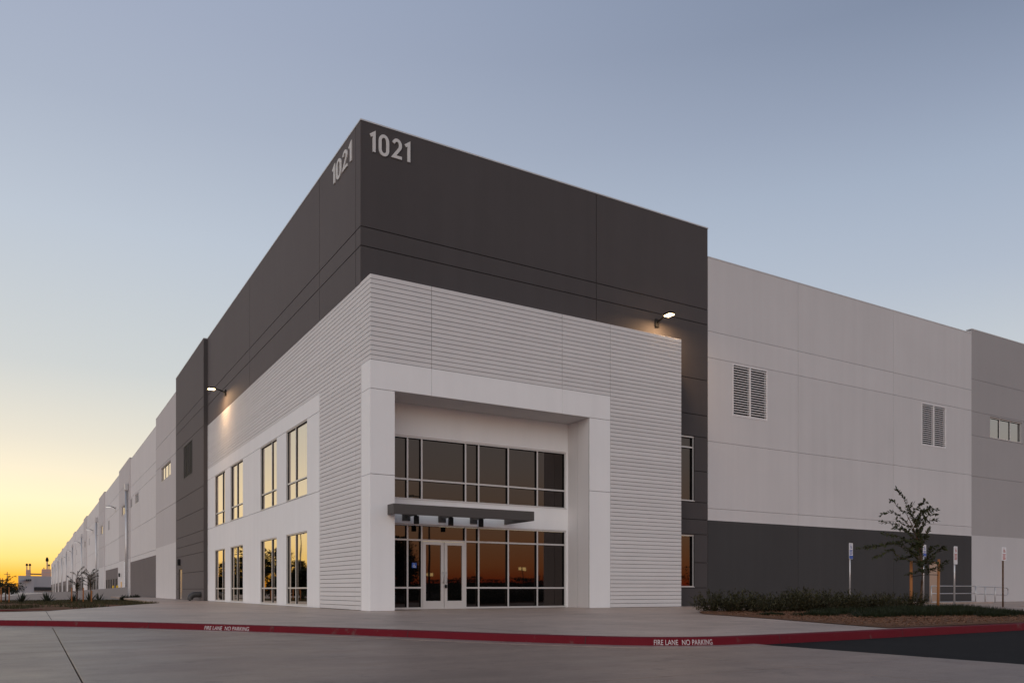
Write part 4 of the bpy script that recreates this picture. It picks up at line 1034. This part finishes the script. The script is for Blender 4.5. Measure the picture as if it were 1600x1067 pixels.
for k in range(2): wallbox(43.2+k*3, 43.6+k*3, 557.8, 558.2, 6.9, 8.0, 'farwall', 'mullion', FWH)
def tower(px0, px1, t, z0, z1, label, top):
    a = Vector(pt(px0, t)); b = Vector(pt(px1, t)); c = (a+b)/2; w = (b-a).length/2
    r = empty('silo_tower', (c.x, c.y, z0), label, 'tower')
    mb = MB(); mb.cbox(-w, w, -w, w, 0, z1-z0, .2); mb.build('base', 'brick', r)
    for k in range(5):
        m = MB(); m.box(-w-.15, w+.15, -w-.15, w+.15, (z1-z0)*(k+.8)/5.6, (z1-z0)*(k+.8)/5.6+.35); m.build('band', 'mid', r)
    for dx, zz, rr in top:
        m = MB(); m.tube([(dx, 0, z1-z0), (dx, 0, z1-z0+zz*.65)], rr*.5, 8); st = m.build('shaft', 'brick', r)
        m = MB(); m.tube([(dx, 0, z1-z0+zz*.65), (dx, 0, z1-z0+zz*.8), (dx, 0, z1-z0+zz)], [rr*1.1, rr*1.2, rr*.6], 10); m.build('cap', 'black', st)
    return r
tower(41, 47.5, 640, -3, 16.5, 'pinkish tower with two dark caps behind the far white building', [(-1.0, 5.0, .8), (1.1, 5.0, .8)])
tower(66, 78.5, 640, -3, 17.0, 'wider pinkish tower with one tall dark stack behind the far white building', [(.6, 9.5, .95), (1.9, 4.0, .7), (-1.6, 1.2, .5)])
a = pt(47, 640); b = pt(66, 640)
mb = MB(); mb.tube([(a[0], a[1], 13.2), (b[0], b[1], 13.0)], .5, 8); tag(mb.build('conveyor', 'steel'), 'thin conveyor bridge spanning between the two far towers', 'conveyor')
# far tree line and poles on the left horizon
def blob_tree(name, loc, hh, w, label, group, seed, n=900, leaf=.35, trunkh=.3):
    random.seed(seed); T = empty(name, loc, label, 'tree', group)
    mb = MB(); mb.tube([(0, 0, -.4), (.1, 0, hh*trunkh), (0, .1, hh*.75)], [hh*.03, hh*.022, hh*.008], 7); mb.build('trunk', 'trunk', T, True)
    cl = [(Vector((random.gauss(0, w*.22), random.gauss(0, w*.22), hh*(trunkh+.1+random.random()*(.85-trunkh)))), w*random.uniform(.14, .30)) for _ in range(16)]
    lf = MB()
    for k in range(n):
        c, r = random.choice(cl); d = rv(1).normalized(); p = c+d*r*random.uniform(.5, 1.05); p.z = min(p.z, hh*1.02)
        add_leaf(lf, p, d+rv(.6), (0, 0, 1), leaf*random.uniform(.6, 1.3), leaf*.6)
    lf.build('crown', 'darkleaf', T); return T
FT = ['farthest left', 'second from the left', 'third from the left', 'fourth from the left', 'rightmost']
for i, (px_, t, hh) in enumerate(((-6, 230, 4.6), (4, 260, 5.0), (12, 240, 3.6), (18, 270, 4.0), (24, 300, 3.6))):
    x, y = pt(px_, t); blob_tree('roadside_tree', (x, y, -1.5), hh, hh*1.2, f'dark distant tree on the left horizon, {FT[i]}', 'distant trees on the left horizon', 200+i, 700, .5)
for i, (px_, t, hh) in enumerate(((1, 300, 6.5), (4.2, 330, 7.0), (11.2, 300, 8.8))):
    x, y = pt(px_, t); r = empty('utility_pole', (x, y, -1.5), f'thin utility pole on the left horizon, {("leftmost", "middle", "tallest and rightmost")[i]} of three', 'pole')
    mb = MB(); mb.tube([(0, 0, 0), (0, 0, hh)], .14, 6); mb.build('shaft', 'steel', r)
    mb = MB(); mb.box(-1.0, 1.0, -.08, .08, hh-1.0, hh-.82); mb.build('crossarm', 'steel', r)

# ------------------------------------------------------------------ what the glass reflects: across the drive
# mirrored in the left windows (stands to the left of the frame)
for i, (x, y, hh, w, lb) in enumerate(((-22.7, 102.9, 8.4, 7.0, 'tallest'), (-20.2, 111, 7.0, 5.0, 'beside the tallest'), (-27.0, 99.0, 6.0, 4.5, 'third in height'), (-25.8, 92, 4.6, 4.6, 'nearest the camera'), (-16.1, 107, 3.8, 1.6, 'slimmest'))):
    blob_tree('court_tree', (x, y, -1.4), hh, w, f'dark tree left of the picture, mirrored in the side windows, {lb}', 'trees mirrored in the side windows', 300+i, 6000, .5, .15)
def lamp_post(loc, hh, label, rz=0):
    r = empty('street_lamp', loc, label, 'street lamp', None, rz)
    mb = MB(); mb.tube([(0, 0, 0), (0, 0, hh*.6), (0, 0, hh)], [.11, .09, .06], 10); mb.build('pole', 'steel', r, True)
    mb = MB(); mb.tube([(0, 0, hh-.3), (.5, 0, hh+.05), (1.3, 0, hh+.1)], .05, 7); mb.build('arm', 'steel', r)
    mb = MB(); mb.cbox(1.1, 1.9, -.17, .17, hh+.04, hh+.18, .03); hd = mb.build('lamp_head', 'black', r)
    mb = MB(); mb.box(1.2, 1.8, -.12, .12, hh, hh+.036); mb.build('lens', 'dimlamp', hd); return r
lamp_post((-25.3, 93.2, -1.4), 10.3, 'tall lamp post left of the picture, mirrored in the side window', rad(120))
# mirrored in the front glazing (stands behind the camera)
lamp_post((21.0, -38.8, -.15), 8.5, 'tall dark street lamp behind the camera, mirrored above the doors', rad(200))
for i, (x, y, hh, w) in enumerate(((14.4, -31.2, 4.6, 4.4), (16.4, -32.6, 3.7, 2.6), (62.3, -118.8, 2.7, 8), (70.8, -125.4, 3.2, 8), (79.8, -131.7, 2.8, 9), (86, -128, 2.9, 9), (79.6, -116, 3.0, 7), (77, -107, 3.6, 5), (75.5, -99, 4.6, 5), (90, -79, 4.8, 6), (66, -122, 2.6, 8))):
    blob_tree('street_tree', (x, y, -.3), hh, w, f'dark tree behind the camera mirrored in the entrance glass, {["largest", "beside the largest", "third", "fourth", "fifth", "sixth", "seventh", "eighth", "ninth", "rightmost", "eleventh"][i]}', 'trees mirrored in the entrance glass', 400+i, 6500 if i < 2 else 1200, .24 if i < 2 else .4, .12)
for i, (x, y, hh) in enumerate(((84.3, -152.3, 5.0), (96.1, -145.2, 5.8), (76.3, -157.1, 4.7))):
    r = empty('yard_light', (x, y, -.3), f'pole with two lit floodlights behind the camera, mirrored in the entrance glass, {("middle", "tallest", "shortest")[i]}', 'yard light', 'yard lights behind the camera', rad(30))
    mb = MB(); mb.tube([(0, 0, 0), (0, 0, hh)], .09, 6); mb.build('pole', 'steel', r)
    for k in (-.5, .5):
        mb = MB(); mb.cbox(k-.42, k+.42, -.1, .1, hh-.3, hh+.62, .03); hd = mb.build('lamp_head', 'black', r)
        mb = MB(); mb.box(k-.36, k+.36, .101, .12, hh-.24, hh+.56); mb.build('lens', 'litwin', hd)
OB = empty('office_building', (86, -160, -.3), 'dark low office block behind the camera, mirrored in the entrance glass', 'building')
mb = MB(); mb.cbox(-40, 30, -8, 6, 0, 2.4, .1); mb.build('wall', 'char2', OB)
mb = MB(); mb.cbox(-42, 32, -8.5, 6.5, 2.41, 2.6, .05); mb.build('roof', 'steel', OB)
